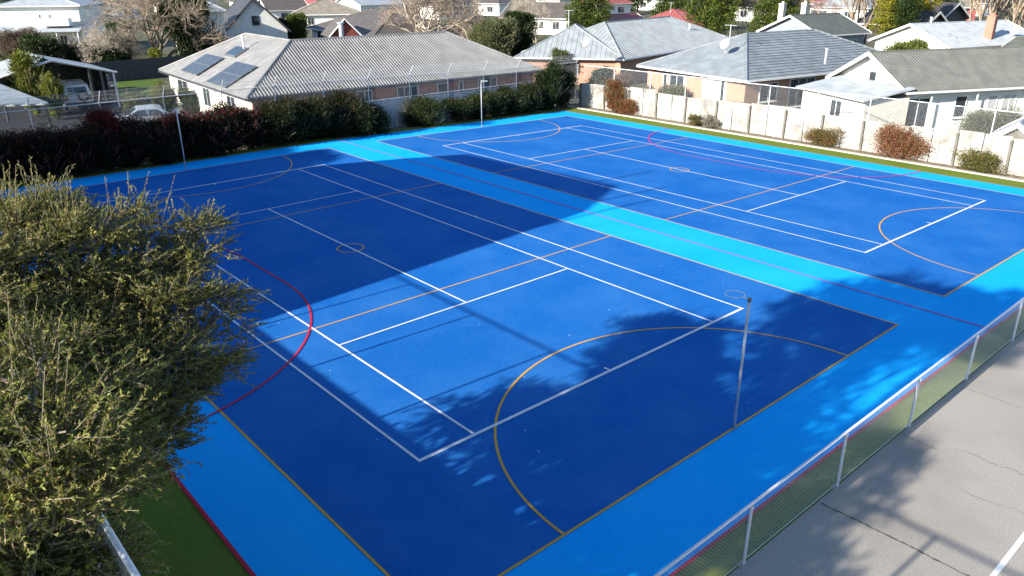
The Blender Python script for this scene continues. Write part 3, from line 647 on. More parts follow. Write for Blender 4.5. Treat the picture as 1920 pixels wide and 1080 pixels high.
# red roof house
t, F, fc, ro = house('red_roof_house', 'house with faded red hip roof between the rounded conifers', w2(1165, 52, 2.1), w2(1300, 57, 2.1), 11, 2.1, 4.3, 'hip', m_wwall, m_rred, rib=('up', .6, .06, .03), wins=[('f', .2, .3, .4, 1.6)])
antenna(ro, F.p(5, 4, 3.6), 1.6)
t, F, fc, ro = house('red_roof_annexe', 'low red-roofed annexe with white gable beside the red hip roof', w2(1092, 46, 2.0), w2(1150, 49, 2.0), 9, 2.0, 3.3, 'gx', m_wwall, m_rred)
# brown roof with white walls
t, F, fc, ro = house('brown_roof_house', 'white weatherboard house with dark brown gable roof behind the pale bare tree', w2(935, 32, 2.1), w2(1072, 35, 2.1), 9, 2.1, 4.3, 'gable', m_wwall, m_rbrown, wins=[('f', .3, .4, .3, 1.6), ('f', .55, .62, .4, 1.6), ('f', .75, .85, .3, 1.6)])
# house with dark red gable porch
t, F, fc, ro = house('red_gable_house', 'charcoal hip-roofed house with dark red gabled porch behind the long brick house', w2(575, 52, 2.0), w2(700, 68, 2.0), 13, 2.0, 4.4, 'hip', m_wwall, m_rbrown, wins=[('f', .1, .25, .2, 1.7), ('f', .35, .5, .2, 1.7)])
pa = w2(617, 70, 1.9); pb = w2(680, 68, 1.9); G2 = Frame(pa, pb, 6)
mb = MB(); R_ = G2.p(G2.L/2, 0, 3.9); Rb = G2.p(G2.L/2, 6, 3.9); mb.prism([G2.p(0, 0, 1.9), R_, Rb, G2.p(0, 6, 1.9)], .1); mb.prism([G2.p(G2.L, 0, 1.9), R_, Rb, G2.p(G2.L, 6, 1.9)], .1); part('porch_roof', mb, m_rbrown, t)
mb = MB(); wall_poly(mb, G2.p(.3, .3, 0), G2.p(G2.L-.3, .3, 0), ZG, 1.95, G2.p(G2.L/2, .3, 3.75), .12, -G2.ey); part('porch_gable', mb, m_redwall, t)
for x_ in (0, G2.L): mb = MB(); mb.tube(G2.p(x_, -.03, 1.9), R_, .09, n=4); part('porch_bargeboard', mb, m_trim, t)
# A-frame white gable with dark barge boards
t, F, fc, ro = house('steep_gable_house', 'pale house with steep white gable and dark barge boards beyond the garden fence', w2(418, 62, 2.4), w2(545, 58, 2.4), 13, 2.4, 6.2, 'gx', m_wwall, m_rdark, trim=m_darktrim, oh=.35, wins=[('f', .55, .75, .2, 1.6), ('f', .2, .35, .2, 1.6), ('f', .44, .56, 3.2, 4.2)])
t, F, fc, ro = house('white_wing_house', 'white two-storey wing with small upper windows beside the steep gable', w2(362, 22, 5.0), w2(425, 20, 5.0), 9, 5.0, 6.2, 'hip', m_wwall, m_rwhite, oh=.3, wins=[('f', .5, .65, 2.6, 4.0), ('f', .5, .65, .2, 1.4)])
# white two-storey building far left
t, F, fc, ro = house('white_villa', 'large white two-storey villa with pale roof behind the carport', w2(-20, 12, 5.2), w2(150, 10, 5.2), 12, 5.2, 6.6, 'hip', m_wwall, m_rwhite, oh=.4, wins=[('f', .5, .53, 3.3, 4.2), ('f', .62, .65, 3.3, 4.2), ('f', .2, .4, .2, 1.8), ('f', .7, .8, .2, 1.6)])
mb = MB(); mb.prism([F.p(-.5, -2.6, 2.35), F.p(F.L, -2.6, 2.35), F.p(F.L, .4, 2.9), F.p(-.5, .4, 2.9)], .15); part('veranda_roof', mb, m_rwhite, t)
for k in range(5): q_ = F.p(.3+k*(F.L-.6)/4, -2.4, 0); mb = MB(); mb.tube((q_[0], q_[1], ZG), (q_[0], q_[1], 2.3), .08, n=6); part('veranda_post', mb, m_trim, t)
mb = MB(); mb.box(F.p(F.L*.72, -.9, 3.3), (3.2, 1.6, .9), ax=(np.array([*F.ex, 0]), np.array([*F.ey, 0]), np.array([0, 0, 1.]))); part('balcony', mb, m_trim, t)
# tan and grey roofs beyond
house('tan_roof_house', 'white house with tan hip roof beyond the dark red gable', w2(545, 28, 2.1), w2(680, 26, 2.1), 11, 2.1, 4.4, 'hip', m_wwall, m_rtan, wins=[('f', .2, .3, .3, 1.6), ('f', .6, .75, .3, 1.6)])
house('pale_roof_house', 'white house with weathered brown-grey gable roof far behind the steep gable', w2(500, 20, 2.1), w2(582, 18, 2.1), 11, 2.1, 4.4, 'gable', m_wwall, m_rbrown, wins=[('f', .3, .5, .3, 1.6)])
house('dark_gable_house', 'charcoal house with white-edged gable among the bare poplars', w2(1735, 50, 2.2), w2(1782, 47, 2.2), 10, 2.2, 3.9, 'gx', m_darktrim, m_rdark, wins=[('f', .3, .6, .2, 1.5)])
house('dark_gable_house', 'larger charcoal house with white-edged gable behind the white-roofed house', w2(1765, 38, 2.4), w2(1822, 35, 2.4), 12, 2.4, 4.6, 'gx', m_darktrim, m_rdark, wins=[('f', .3, .6, .2, 1.5)])
house('pink_house', 'small pink house with pale roof far behind the poplars', w2(1772, 14, 2.4), w2(1840, 14, 2.4), 9, 2.4, 4.2, 'gable', m_rred, m_rtan)
house('garden_shed', 'dark green shed with pale corner beside the white-roofed house', w2(1868, 95, 1.9), w2(1935, 100, 1.9), 6, 1.9, 3.0, 'gable', m_rdgreen, m_rdgreen, cat='shed')
house('long_dark_shed', 'long low brown-roofed shed behind the moss-grey gable roof', w2(1868, 127, 1.7), w2(1960, 112, 1.7), 5, 1.7, 2.5, 'gable', m_cream, m_rbrown, cat='shed')
house('small_gable_shed', 'small grey shed with white barge boards behind the end of the timber fence', w2(1845, 262, .95), w2(1960, 275, .95), 4, .95, 1.9, 'gx', m_post, m_rwhite, oh=.2, cat='shed')
# iron fence behind the hedge
t = thing('iron_fence', 'blue-grey sheet iron fence in shade between the hedge and the brick house', 'fence', (35.2, -9, ZG))
vv = 2.0; k = 0
while vv > -22:
    mb = MB(); z1 = 1.32+(.0 if vv < -8 else .06); n = 10; x = []
    for i in range(n+1): x.append((35.25+(.02 if i % 2 else -.02), vv-i*1.18/n))
    for (a0_, b0_), (a1_, b1_) in zip(x[:-1], x[1:]): mb.add([(a0_, b0_, ZG-.05), (a1_, b1_, ZG-.05), (a1_, b1_, z1), (a0_, b0_, z1)], [(0, 1, 2, 3)])
    part('sheet', mb, m_iron, t); vv -= 1.2; k += 1
mb = MB(); mb.span(35.2, 35.3, -22, 2, 1.385, 1.42); part('capping', mb, m_iron, t)
# carport, shed roof, dark garden fence, lawn, drive
cp = thing('carport', 'open-fronted carport with white gable roof in the garden behind the hedge', 'carport', (56, 7.7, ZG))
ap = W(95, 112, 3.3); u0 = ap[0]; va = ap[1]; hw = 4.1
mb = MB(); mb.prism([(u0, va, 3.3), (u0, va-hw, 2.2), (u0+7, va-hw, 2.2), (u0+7, va, 3.3)], .08); mb.prism([(u0, va, 3.3), (u0, va+hw, 2.2), (u0+7, va+hw, 2.2), (u0+7, va, 3.3)], .08); ro = part('roof', mb, m_rwhite, cp)
for s_ in (-1, 1): mb = MB(); mb.tube((u0-.04, va, 3.24), (u0-.04, va+s_*hw, 2.14), .08, n=4); part('bargeboard', mb, m_trim, ro)
for du in (.2, 3.5, 6.8):
    for dv in (-hw+.2, hw-.2):
        mb = MB(); mb.box((u0+du, va+dv, (ZG+2.2)/2), (.12, .12, 2.2-ZG-.1)); part('post', mb, m_trim, cp)
mb = MB(); mb.span(u0+6.9, u0+7.0, va-hw+.3, va+hw-.3, ZG, 2.3); part('back_wall', mb, m_darktrim, cp)
mb = MB(); mb.span(u0+2.5, u0+6.8, va-hw+.1, va-hw+.16, ZG, 2.1); part('side_screen', mb, m_glass, cp)
mb = MB(); mb.prism([W(-30, 150, 2.1), W(0, 158, 2.1), W(92, 194, 2.1), W(-60, 200, 2.1)], .08); st = thing('lean_to', 'pale ribbed lean-to roof with timber posts next to the golden conifers', 'shed', W(20, 215, ZG)); ro = part('roof', mb, m_rwhite, st)
fc_ = [[W(92, 194, 2.12), W(0, 158, 2.12), W(-30, 150, 2.12), W(-60, 200, 2.12)]]; ribs('roof_ribs', fc_, .35, 'up', .16, .06, m_rwhite, ro)
for px_, py_ in ((85, 192), (0, 160), (-40, 197)):
    q_ = W(px_, py_, 2.0); mb = MB(); mb.span(q_[0]-.06, q_[0]+.06, q_[1]-.06, q_[1]+.06, ZG, 2.02); part('post', mb, m_post, st)
t = thing('garden_fence', 'dark stained timber fence across the back of the lawn', 'fence', W(300, 130, ZG))
p0 = W(165, 118, 1.4); p1 = W(425, 98, 1.4); n = int(np.linalg.norm(p1-p0)/.6)
for k in range(n):
    a = p0+(p1-p0)*k/n; b = p0+(p1-p0)*(k+.97)/n; mb = MB(); d = (b-a)/np.linalg.norm(b-a); nn = np.array([-d[1], d[0], 0]); mb.box((a+b)/2*np.array([1, 1, 0])+np.array([0, 0, (1.4+ZG)/2]), (np.linalg.norm(b-a), .04, 1.4-ZG+random.uniform(-.04, .04)), ax=(d, nn, np.array([0, 0, 1.]))); part('panel', mb, m_darktrim, t)
mb = MB(); mb.add([W(215, 185, ZG+.01), W(300, 185, ZG+.01), W(300, 128, ZG+.01), W(225, 132, ZG+.01)], [(0, 1, 2, 3)]); struct('lawn', mb, m_lawn)
mb = MB(); mb.add([W(-60, 300, ZG+.006), W(330, 262, ZG+.006), W(225, 172, ZG+.006), W(-40, 172, ZG+.006)], [(0, 1, 2, 3)]); struct('driveway', mb, m_drive)

# ------------------------------------------------------------------ vehicles
def vehicle(name, label, loc, heading, mat, suv=True):
    t = thing(name, label, 'car', loc); t.rotation_euler[2] = heading
    def pp(nm, mb, m, par=None, smooth=False):
        o = bpy.data.objects.new(nm, mb.mesh(nm)); COL.objects.link(o); o.data.materials.append(m); o.parent = par or t; return o
    Lh, Wh = 2.35, .92
    if suv: prof = [(-2.3, .45), (-2.33, .95), (-2.25, 1.1), (-2.12, 1.78), (-1.9, 1.86), (.35, 1.86), (.6, 1.8), (1.15, 1.2), (2.1, 1.08), (2.3, .92), (2.33, .45)]
    else: prof = [(-2.2, .35), (-2.25, .7), (-2.1, .95), (-1.5, 1.0), (-.95, 1.38), (-.6, 1.44), (.4, 1.42), (1.2, .98), (2.0, .85), (2.2, .7), (2.22, .35)]
    mb = MB(); n = len(prof)
    def wy(z): return Wh*(1.0 if z < 1.0 else 1.0-(z-1.0)*.22)
    rows = []
    for s in (-1, -.92, .92, 1):
        rows.append([(x*(.985 if abs(s) == 1 else 1), wy(z)*s*(1 if abs(s) == 1 else 1), z-(0 if abs(s) < 1 else .03)) for x, z in prof])
    vs_ = [q for r in rows for q in r]; fs = []
    for k in range(3):
        for i in range(n): fs.append((k*n+i, k*n+(i+1) % n, (k+1)*n+(i+1) % n, (k+1)*n+i))
    fs += [tuple(range(n-1, -1, -1)), tuple(range(3*n, 4*n))]
    mb.add(vs_, fs); body = pp('body', mb, mat)
    top = 1.72 if suv else 1.34; bot = 1.16 if suv else .98
    for s in (-1, 1):
        for x0, x1, q0, q1 in (((-1.95, -1.05, -1.9, -1.05), (-.95, -.15, -.95, -.15), (-.05, .95, -.05, .5)) if suv else ((-1.1, -.2, -.75, -.2), (-.1, .95, -.1, .42))):
            mb = MB(); a = [(x0, s*(wy(bot)+.006), bot), (x1, s*(wy(bot)+.006), bot), (q1, s*(wy(top)+.006), top), (q0, s*(wy(top)+.006), top)]; mb.extrude(a, (0, s*.012, 0)); pp('side_window', mb, m_glass, body)
    xr, xt = ((-2.262, -2.155) if suv else (-1.42, -1.0)); zb, zt = ((1.16, 1.66) if suv else (1.05, 1.34))
    mb = MB(); mb.extrude([(xr-.012, -.66, zb), (xr-.012, .66, zb), (xt-.012, .6, zt), (xt-.012, -.6, zt)], (-.012, 0, .004)); pp('rear_window', mb, m_glass, body)
    mb = MB(); mb.extrude([((1.13 if suv else 1.16)+.03, -.7, 1.26 if suv else 1.04), ((1.13 if suv else 1.16)+.03, .7, 1.26 if suv else 1.04), (.66 if suv else .5, .62, 1.75 if suv else 1.38), (.66 if suv else .5, -.62, 1.75 if suv else 1.38)], (.015, 0, .015)); pp('windscreen', mb, m_glass, body)
    for x in (-1.4, 1.4):
        for s in (-1, 1):
            mb = MB(); mb.tube((x, s*.74, .36), (x, s*.96, .36), .36, n=20); w = pp('wheel', mb, m_tyre); mb = MB(); mb.tube((x, s*.9, .36), (x, s*.972, .36), .22, n=16); pp('rim', mb, m_rim, w)
    for s in (-1, 1):
        mb = MB(); mb.box((-2.31 if suv else -2.2, s*.78, .95 if suv else .75), (.1, .16, .3 if suv else .18)); pp('tail_light', mb, m_redlamp)
        mb = MB(); mb.box((2.28 if suv else 2.15, s*.7, .85 if suv else .68), (.1, .3, .16)); pp('headlight', mb, m_trim)
    mb = MB(); mb.box((-2.38 if suv else -2.24, 0, .5), (.16, 1.8, .2)); pp('rear_bumper', mb, m_darktrim)
    mb = MB(); mb.box((2.36 if suv else 2.24, 0, .5), (.16, 1.8, .2)); pp('front_bumper', mb, m_darktrim)
    mb = MB(); mb.box((-2.41, 0, .62), (.02, .5, .12)); pp('number_plate', mb, m_trim)
    if suv:
        mb = MB(); mb.tube((-2.3, -.3, 1.02), (-2.52, -.3, 1.02), .37, n=20); sp_ = pp('spare_wheel', mb, m_tyre); mb = MB(); mb.tube((-2.5, -.3, 1.02), (-2.535, -.3, 1.02), .24, n=16); pp('rim', mb, m_rim, sp_)
        mb = MB()
        for y in (.28, .62): mb.tube((-2.42, y, .75), (-2.27, y, 1.92), .02, n=6)
        for k in range(5): mb.tube((-2.41+k*.03, .28, .85+k*.23), (-2.41+k*.03, .62, .85+k*.23), .016, n=6)
        pp('ladder', mb, m_galv)
        mb = MB()
        for y in (-.6, .6): mb.tube((-1.7, y, 1.95), (.3, y, 1.95), .025, n=6)
        for x in (-1.5, -.7, .1): mb.tube((x, -.66, 1.95), (x, .66, 1.95), .02, n=6)
        for x in (-1.5, .1):
            for y in (-.6, .6): mb.tube((x, y, 1.83), (x, y, 1.95), .02, n=5)
        pp('roof_rack', mb, m_trim)
q_ = W(160, 207, ZG+.01); vehicle('four_wheel_drive', 'white four-wheel drive with rear ladder and spare wheel parked by the carport', (q_[0]+2.4, q_[1], ZG+.01), math.radians(-6), m_carwhite)
q_ = W(283, 240, ZG+.01); vehicle('parked_car', 'silver car parked on the drive half hidden by the red-tipped hedge', (q_[0]-.3, q_[1]+.3, ZG+.01), math.radians(75), m_carsilver, False)
q_ = W(205, 175, ZG+.01); vehicle('parked_car', 'dark car parked under the carport beside the white four-wheel drive', (q_[0]+1.0, q_[1]+.4, ZG+.01), math.radians(174), m_darktrim, False)

# ------------------------------------------------------------------ vegetation
def unit(v): return v/(np.linalg.norm(v, axis=-1, keepdims=True)+1e-9)
def leaf_quads(c, d, ln, wd, roll=None, rng=RNG):
    "elongated diamond leaves: centre c, direction d"
    N = len(c); d = unit(d); r = unit(rng.normal(size=(N, 3))); a = unit(np.cross(d, r)); ln = np.broadcast_to(ln, (N,))[:, None]; wd = np.broadcast_to(wd, (N,))[:, None]
    v = np.stack([c-d*ln/2, c+a*wd/2-d*ln*.05, c+d*ln/2, c-a*wd/2-d*ln*.05], 1).reshape(-1, 3)
    return v, np.arange(4*N).reshape(-1, 4)
def palette(n, cols, w, rng=RNG, var=.22):
    cols = np.array(cols); i = rng.choice(len(cols), n, p=np.array(w)/sum(w)); c = cols[i]*rng.uniform(1-var, 1+var, (n, 1)); return np.clip(c*rng.uniform(.93, 1.07, (n, 3)), 0, 1)
def shell_pts(center, radii, n, rng, inner=.55, zmin=None):
    d = unit(rng.normal(size=(n, 3))); r = (inner**3+(1-inner**3)*rng.random((n, 1)))**(1/3)
    return np.array(center)+d*r*np.array(radii), d
def foliage(blobs, clumps, per, clump_r, ln, wd, cols, wts, rng=RNG, up=.3, mat=None, name='foliage', parent=None, tips=None, flat=.8, zfloor=None):
    "clumped leaves over a set of ellipsoids (centre, radii)"
    vol = np.array([b[1][0]*b[1][1]*b[1][2] for b in blobs])**(2/3); share = np.maximum(1, (clumps*vol/vol.sum()).astype(int))
    Cs = []; Ds = []
    for (c, r), n in zip(blobs, share):
        p, d = shell_pts(c, r, n, rng); Cs.append(p); Ds.append(d)
    Cs = np.concatenate(Cs); Ds = np.concatenate(Ds)
    if zfloor is not None: k = Cs[:, 2] > zfloor; Cs = Cs[k]; Ds = Ds[k]
    n = len(Cs); cl = np.repeat(np.arange(n), per); tint = rng.uniform(.75, 1.25, n)[cl][:, None]
    off = rng.normal(size=(n*per, 3))*clump_r*np.array([1, 1, flat])*.55
    c = Cs[cl]+off; d = unit(Ds[cl]*.7+unit(off)*.6+np.array([0, 0, up])+rng.normal(size=(n*per, 3))*.45)
    v, f = leaf_quads(c, d, ln*rng.uniform(.7, 1.3, n*per), wd*rng.uniform(.7, 1.3, n*per), rng=rng)
    col = palette(n*per, cols, wts, rng)*tint
    if tips is not None:
        tc, zlo, prob = tips; m = (c[:, 2] > zlo) & (rng.random(n*per) < prob); col[m] = palette(m.sum(), tc, [1]*len(tc), rng)
    return link(name, quads_mesh(name, v, f, np.clip(col, 0, .95)), mat or m_leaf, parent)
def stems(name, pts, r, mat, parent, n=6):
    mb = MB()
    for a, b, r0, r1 in pts: mb.tube(a, b, r0, r1, n)
    return part(name, mb, mat, parent, True)
def shrub(name, label, base, h, w, cols, wts, leaf=.12, dens=1.0, tips=None, group=None, cat='shrub', lobes=5, depth=None, seed=0):
    rng = np.random.default_rng(seed+int(abs(base[0]*13+base[1]*7))); base = np.array(base, float); depth = depth or w
    t = thing(name, label, cat, base, group); blobs = []
    for k in range(lobes+3):
        a = 2*math.pi*k/lobes+rng.random(); q = rng.uniform(.3, .95); g = rng.uniform(.14, .30)
        zc = h*min(.98-g, max(.12, rng.uniform(.2, .92)))
        blobs.append((base+np.array([math.cos(a)*q*(w*.5-w*g*.6), math.sin(a)*q*(depth*.5-depth*g*.6), zc]), (w*g*rng.uniform(.8, 1.3), depth*g*1.1, h*g*rng.uniform(.7, 1.1))))
    blobs.append((base+np.array([0, 0, h*.36]), (w*.28, depth*.34, h*.32)))
    cl = int(70*dens*max(.6, w*h)); tp = None if tips is None else (tips[0], base[2]+h*tips[1], tips[2])
    foliage(blobs, cl, 26, .26*max(.5, min(1.6, w/2)), leaf, leaf*.5, cols, wts, rng, parent=t, tips=tp, zfloor=base[2]+.02)
    st = [(base-np.array([0, 0, .1]), b[0], .03*h**.5+.01, .012) for b in blobs]
    ns = int(26*max(.6, w*h)**.7); a = rng.random(ns)*2*math.pi; q = rng.uniform(.2, .62, ns); p0 = base+np.stack([np.cos(a)*q*w*.7, np.sin(a)*q*depth*.7, h*rng.uniform(.35, .8, ns)*(1-q*.5)], 1)
    dr = unit(np.stack([np.cos(a)*q*1.3, np.sin(a)*q*1.3, rng.uniform(.4, 1.1, ns)], 1)); ln = h*rng.uniform(.18, .34, ns); p1 = p0+dr*ln[:, None]
    link('shoot', seg_mesh('shoot', p0, p1, .008, .004, 3), m_twig, t, kind='stuff'); K = 9; tt = np.linspace(.25, 1, K); cc = (p0[:, None]+dr[:, None]*ln[:, None, None]*tt[None, :, None]).reshape(-1, 3)
    dd = unit(np.repeat(dr, K, 0)*.6+rng.normal(size=(ns*K, 3))*.6); v_, f_ = leaf_quads(cc+dd*leaf*.4, dd, leaf*rng.uniform(.6, 1.1, ns*K), leaf*.45, rng=rng)
    link('shoot_leaves', quads_mesh('shoot_leaves', v_, f_, palette(ns*K, (tips[0] if tips else cols), ([1]*len(tips[0]) if tips else wts), rng)), m_leaf, t)
    stems('stem', st, None, m_bark, t, 5); return t
GRN = [(.035, .065, .015), (.06, .095, .022), (.02, .04, .012)]; DKG = [(.016, .034, .010), (.028, .05, .014), (.012, .022, .008)]
GOLD = [(.17, .19, .022), (.11, .14, .02), (.24, .23, .03)]; OLIVE = [(.11, .125, .045), (.075, .09, .03), (.15, .15, .07)]
REDT = [(.15, .02, .022), (.22, .045, .03), (.085, .018, .02)]; OCHRE = [(.22, .15, .05), (.26, .1, .05), (.12, .13, .04)]; PURP = [(.022, .010, .011), (.034, .013, .014), (.016, .014, .010), (.018, .026, .010)]

# hedge along the back of the near court: separate bushes grown into one another
UH = 33.75; rs = np.random.default_rng(3); v = 17.5; k = 0
while v > -3.2:
    wv = rs.uniform(1.7, 2.4); h = 2.2+rs.uniform(-.15, .3); red = (v > 4 and True)
    nm = 'photinia_hedge_bush' if v > 3.2 else 'dark_hedge_bush'
    lab = 'purple-red tipped bush in the continuous dark hedge behind the netball post' if v > 3.2 else 'dark green bush at the hedge end in front of the ribbed roof'
    shrub(nm, lab, (UH, v-wv/2, -.12), h, wv*1.6, PURP if v > 3.2 else DKG+[(.03, .016, .012)], [2, 1, 3, 4] if v > 3.2 else [3, 2, 3, 1], leaf=.11, dens=2.3, depth=1.5,
          tips=(REDT if v > 3.2 else [(.06, .05, .02), (.09, .03, .02)], .86, .22), group='hedge bushes with red tips' if v > 3.2 else 'dark hedge bushes', lobes=6, seed=k)
    v -= wv*.62; k += 1
q_ = (33.5, 11.05, -.1); shrub('red_shrub', 'bright red-leaved bush standing up out of the dark hedge', (34.0, 10.0, -.1), 3.0, 1.7, REDT+PURP[:1], [2, 2, 3, 2], .12, 1.6, seed=9)
shrub('rounded_shrub', 'low rounded dark shrub in front of the iron fence by the hedge end', (33.6, -4.7, -.2), 1.6, 3.3, DKG, [2, 2, 2], .1, 1.8, depth=1.5)
shrub('rounded_shrub', 'broad rounded dark shrub in front of the iron fence beside the pale netball post', (33.6, -8.3, -.25), 1.75, 4.2, DKG, [2, 2, 2], .1, 1.8, depth=1.5, tips=([(.07, .07, .02)], .8, .3))
v = -10.3; k = 0
while v > -18.2:
    h = 1.5+(-10.3-v)*.09; shrub('low_hedge_bush', 'dark green bush in the low hedge beneath the brick house windows', (33.6, v-.8, gz(v)-.1), h, 2.4, DKG, [2, 2, 2], .1, 1.8, depth=1.5, tips=([(.09, .06, .02), (.07, .08, .02)], .82, .3), group='low hedge bushes', seed=k+30); v -= 1.6; k += 1
shrub('tall_dark_bush', 'tall dark pointed bush at the far corner of the courts', (33.5, -19.3, gz(-19)-.1), 3.5, 2.3, DKG, [2, 2, 2], .1, 2.2, depth=1.8, lobes=7)
shrub('corner_bush', 'dark bush between the tall pointed bush and the timber fence corner', (33.4, -20.8, gz(-19)-.1), 2.9, 1.7, DKG, [2, 2, 2], .1, 2.0, depth=1.5)
# shrubs along the timber fence
for nm, lab, px, py, ty, wpx, cols, wt in (
        ('red_climber', 'tall red and green shrub climbing the timber fence near the corner', 1152, 207, 138, 50, REDT+OCHRE+GOLD[1:2], [2, 3, 1, 2, 2, 2, 2]),
        ('russet_shrub', 'spreading russet shrub at the foot of the red climber', 1172, 214, 180, 58, OCHRE+REDT[1:2], [2, 2, 1, 2]),
        ('dry_shrub', 'dry ochre tuft against the timber fence', 1303, 240, 216, 34, OCHRE[:1]+OLIVE, [2, 1, 1, 2]),
        ('pale_shrub', 'pale grey leafless tuft against the timber fence', 1332, 244, 218, 42, [(.30, .28, .22), (.22, .2, .15)], [1, 1]),
        ('russet_shrub', 'ochre and brown shrub leaning on the timber fence below the white house', 1540, 275, 238, 72, OCHRE+OLIVE[:1], [2, 2, 2, 2]),
        ('red_shrub', 'large red-leaved shrub in front of the timber fence', 1682, 303, 243, 98, REDT[1:2]+OCHRE+[(.34, .15, .10)], [1, 2, 2, 1, 3]),
        ('ochre_shrub', 'low yellow-brown shrub at the kerb near the fence end', 1830, 322, 284, 80, OCHRE[:1]+GOLD[1:2]+OLIVE, [2, 2, 1, 1, 1])):
    b = W(px, py, gz(-21)); b[1] = max(b[1], -22.15); d = np.linalg.norm(b-CAM); s = d/FPX
    b = np.array([hit_wall(px, py, (0, -22.05), (1, 0)), -22.05, gz(-21)-.02]); d = np.linalg.norm(b-CAM); s = d/FPX
    shrub(nm, lab, b, (py-ty)*s*.86, wpx*s*.86, cols, wt, .085, 1.5, depth=min(.9, wpx*s), lobes=7)
def px_plant(px, py, ty, wpx, z=ZG):
    b = W(px, py, z); d = (b-CAM) @ _f; s = d/FPX; return b, (py-ty)*s, wpx*s
for nm, lab, px, py, ty, wpx, cols, wt, leaf in (
        ('golden_conifer', 'golden green upright conifer in front of the carport', 70, 219, 96, 50, GOLD+GRN[1:2], [2, 2, 1, 1], .13),
        ('golden_conifer', 'smaller yellow-green upright conifer beside the four-wheel drive', 110, 224, 130, 34, GOLD+OLIVE[:1], [2, 2, 1, 1], .12),
        ('blue_green_conifer', 'blue-green conifer grown against the golden one', 95, 214, 108, 34, [(.035, .06, .035), (.05, .085, .05)], [1, 1], .12),
        ('garden_shrub', 'small dark clipped conifer at the corner of the lean-to roof', 32, 198, 150, 16, DKG, [1, 1, 1], .11),
        ('olive_shrub', 'olive garden shrub on the far side of the drive', 258, 224, 165, 40, OLIVE, [1, 1, 1], .12),
        ('lime_shrub', 'lime green shrub at the corner of the brick house', 312, 215, 150, 44, GOLD[:2]+OLIVE[:1], [2, 1, 2], .12),
        ('garden_shrub', 'rounded green shrub under the solar roof eave', 360, 212, 165, 40, GRN+GOLD[:1], [1, 2, 1, 1], .12),
        ('brown_shrub', 'leafless brown shrub in front of the villa', 48, 132, 58, 70, [(.16, .12, .085), (.11, .085, .06)], [1, 1], .15),
        ('broadleaf_shrub', 'glossy dark broadleaf shrub behind the carport', 92, 138, 68, 62, DKG+OLIVE[:1], [2, 2, 1, 1], .2),
        ('garden_shrub', 'dark green shrubbery behind the carport ridge', 158, 132, 82, 66, DKG, [1, 1, 1], .18),
        ('garden_shrub', 'low dark shrubs along the stained garden fence', 215, 134, 92, 56, DKG, [1, 1, 1], .18),
        ('blue_green_shrub', 'bluish upright shrub below the big bare tree', 236, 128, 44, 40, [(.04, .07, .04), (.055, .09, .05)], [1, 1], .18),
        ('lime_shrub', 'small yellow-green shrub by the stained garden fence', 297, 134, 90, 22, GOLD, [1, 1, 1], .14),
        ('ivy_tree', 'dense dark evergreen tree beside the bare tree trunk', 362, 128, -6, 70, DKG+GRN[:1], [2, 2, 1, 2], .24),
        ('garden_shrub', 'dark shrub filling the gap under the white wing', 408, 122, 60, 50, DKG, [1, 1, 1], .18),
        ('garden_shrub', 'pale green bush left of the carport', 8, 150, 98, 50, OLIVE+GRN[1:2], [1, 1, 1, 1], .16),
        ('lit_shrub', 'bright green rounded bush in front of the steep gable', 563, 84, 26, 36, GRN[1:2]+GOLD[:1], [2, 1], .2),
        ('garden_shrub', 'dark bush next to the bright rounded bush', 530, 86, 36, 36, DKG, [1, 1, 1], .2),
        ('olive_shrub', 'pale olive tree showing above the hip end of the brick house', 930, 122, 40, 76, OLIVE+[(.16, .17, .09)], [1, 1, 1, 2], .2),
        ('garden_shrub', 'dark green bush behind the pale olive tree', 975, 112, 26, 50, DKG+GRN[:1], [1, 1, 1, 1], .2),
        ('garden_shrub', 'green creeper rising beside the tall pointed bush', 1048, 160, 92, 34, OLIVE+GRN[1:2], [1, 1, 1, 1], .14),
        ('garden_shrub', 'green shrub behind the wire fence near the red climber', 1127, 182, 126, 46, DKG+GRN[:1], [1, 1, 1, 1], .14),
        ('garden_shrub', 'reddish bare shrub beside the brick corner behind the wire fence', 1165, 188, 135, 40, [(.2, .12, .1), (.12, .08, .06)], [1, 1], .1),
        ('garden_shrub', 'grey-green low shrub in front of the coursed-roof house', 1255, 198, 162, 52, OLIVE, [1, 1, 1], .12),
        ('pink_shrub', 'pinkish bare shrub against the pale grey roof', 1275, 112, 72, 56, [(.30, .19, .17), (.22, .14, .12)], [1, 1], .14),
        ('grey_shrub', 'grey-green rounded shrub behind the wire by the end of the fence', 1852, 262, 205, 92, OLIVE+[(.13, .14, .09)], [1, 1, 1, 2], .12),
        ('red_hedge', 'reddish brown hedge beside the white-walled house', 1908, 215, 182, 60, OCHRE+REDT[:1], [1, 2, 1, 1], .12),
        ('broadleaf_shrub', 'yellow-green broadleaf tree behind the moss-grey ridge', 1690, 135, 72, 84, GOLD[:2]+OLIVE[:1]+GRN[1:2], [1, 2, 1, 2], .22),
        ('dense_conifer', 'small pointed conifer in front of the white roof', 1768, 135, 66, 38, GOLD[1:2]+OLIVE[:1], [1, 1], .16)):
    b, h, w = px_plant(px, py, ty, wpx); shrub(nm, lab, b, h, w, cols, wt, leaf, 1.6 if h*w < 8 else 1.1, lobes=7, cat='tree' if 'tree' in nm or h > 4 else 'shrub')
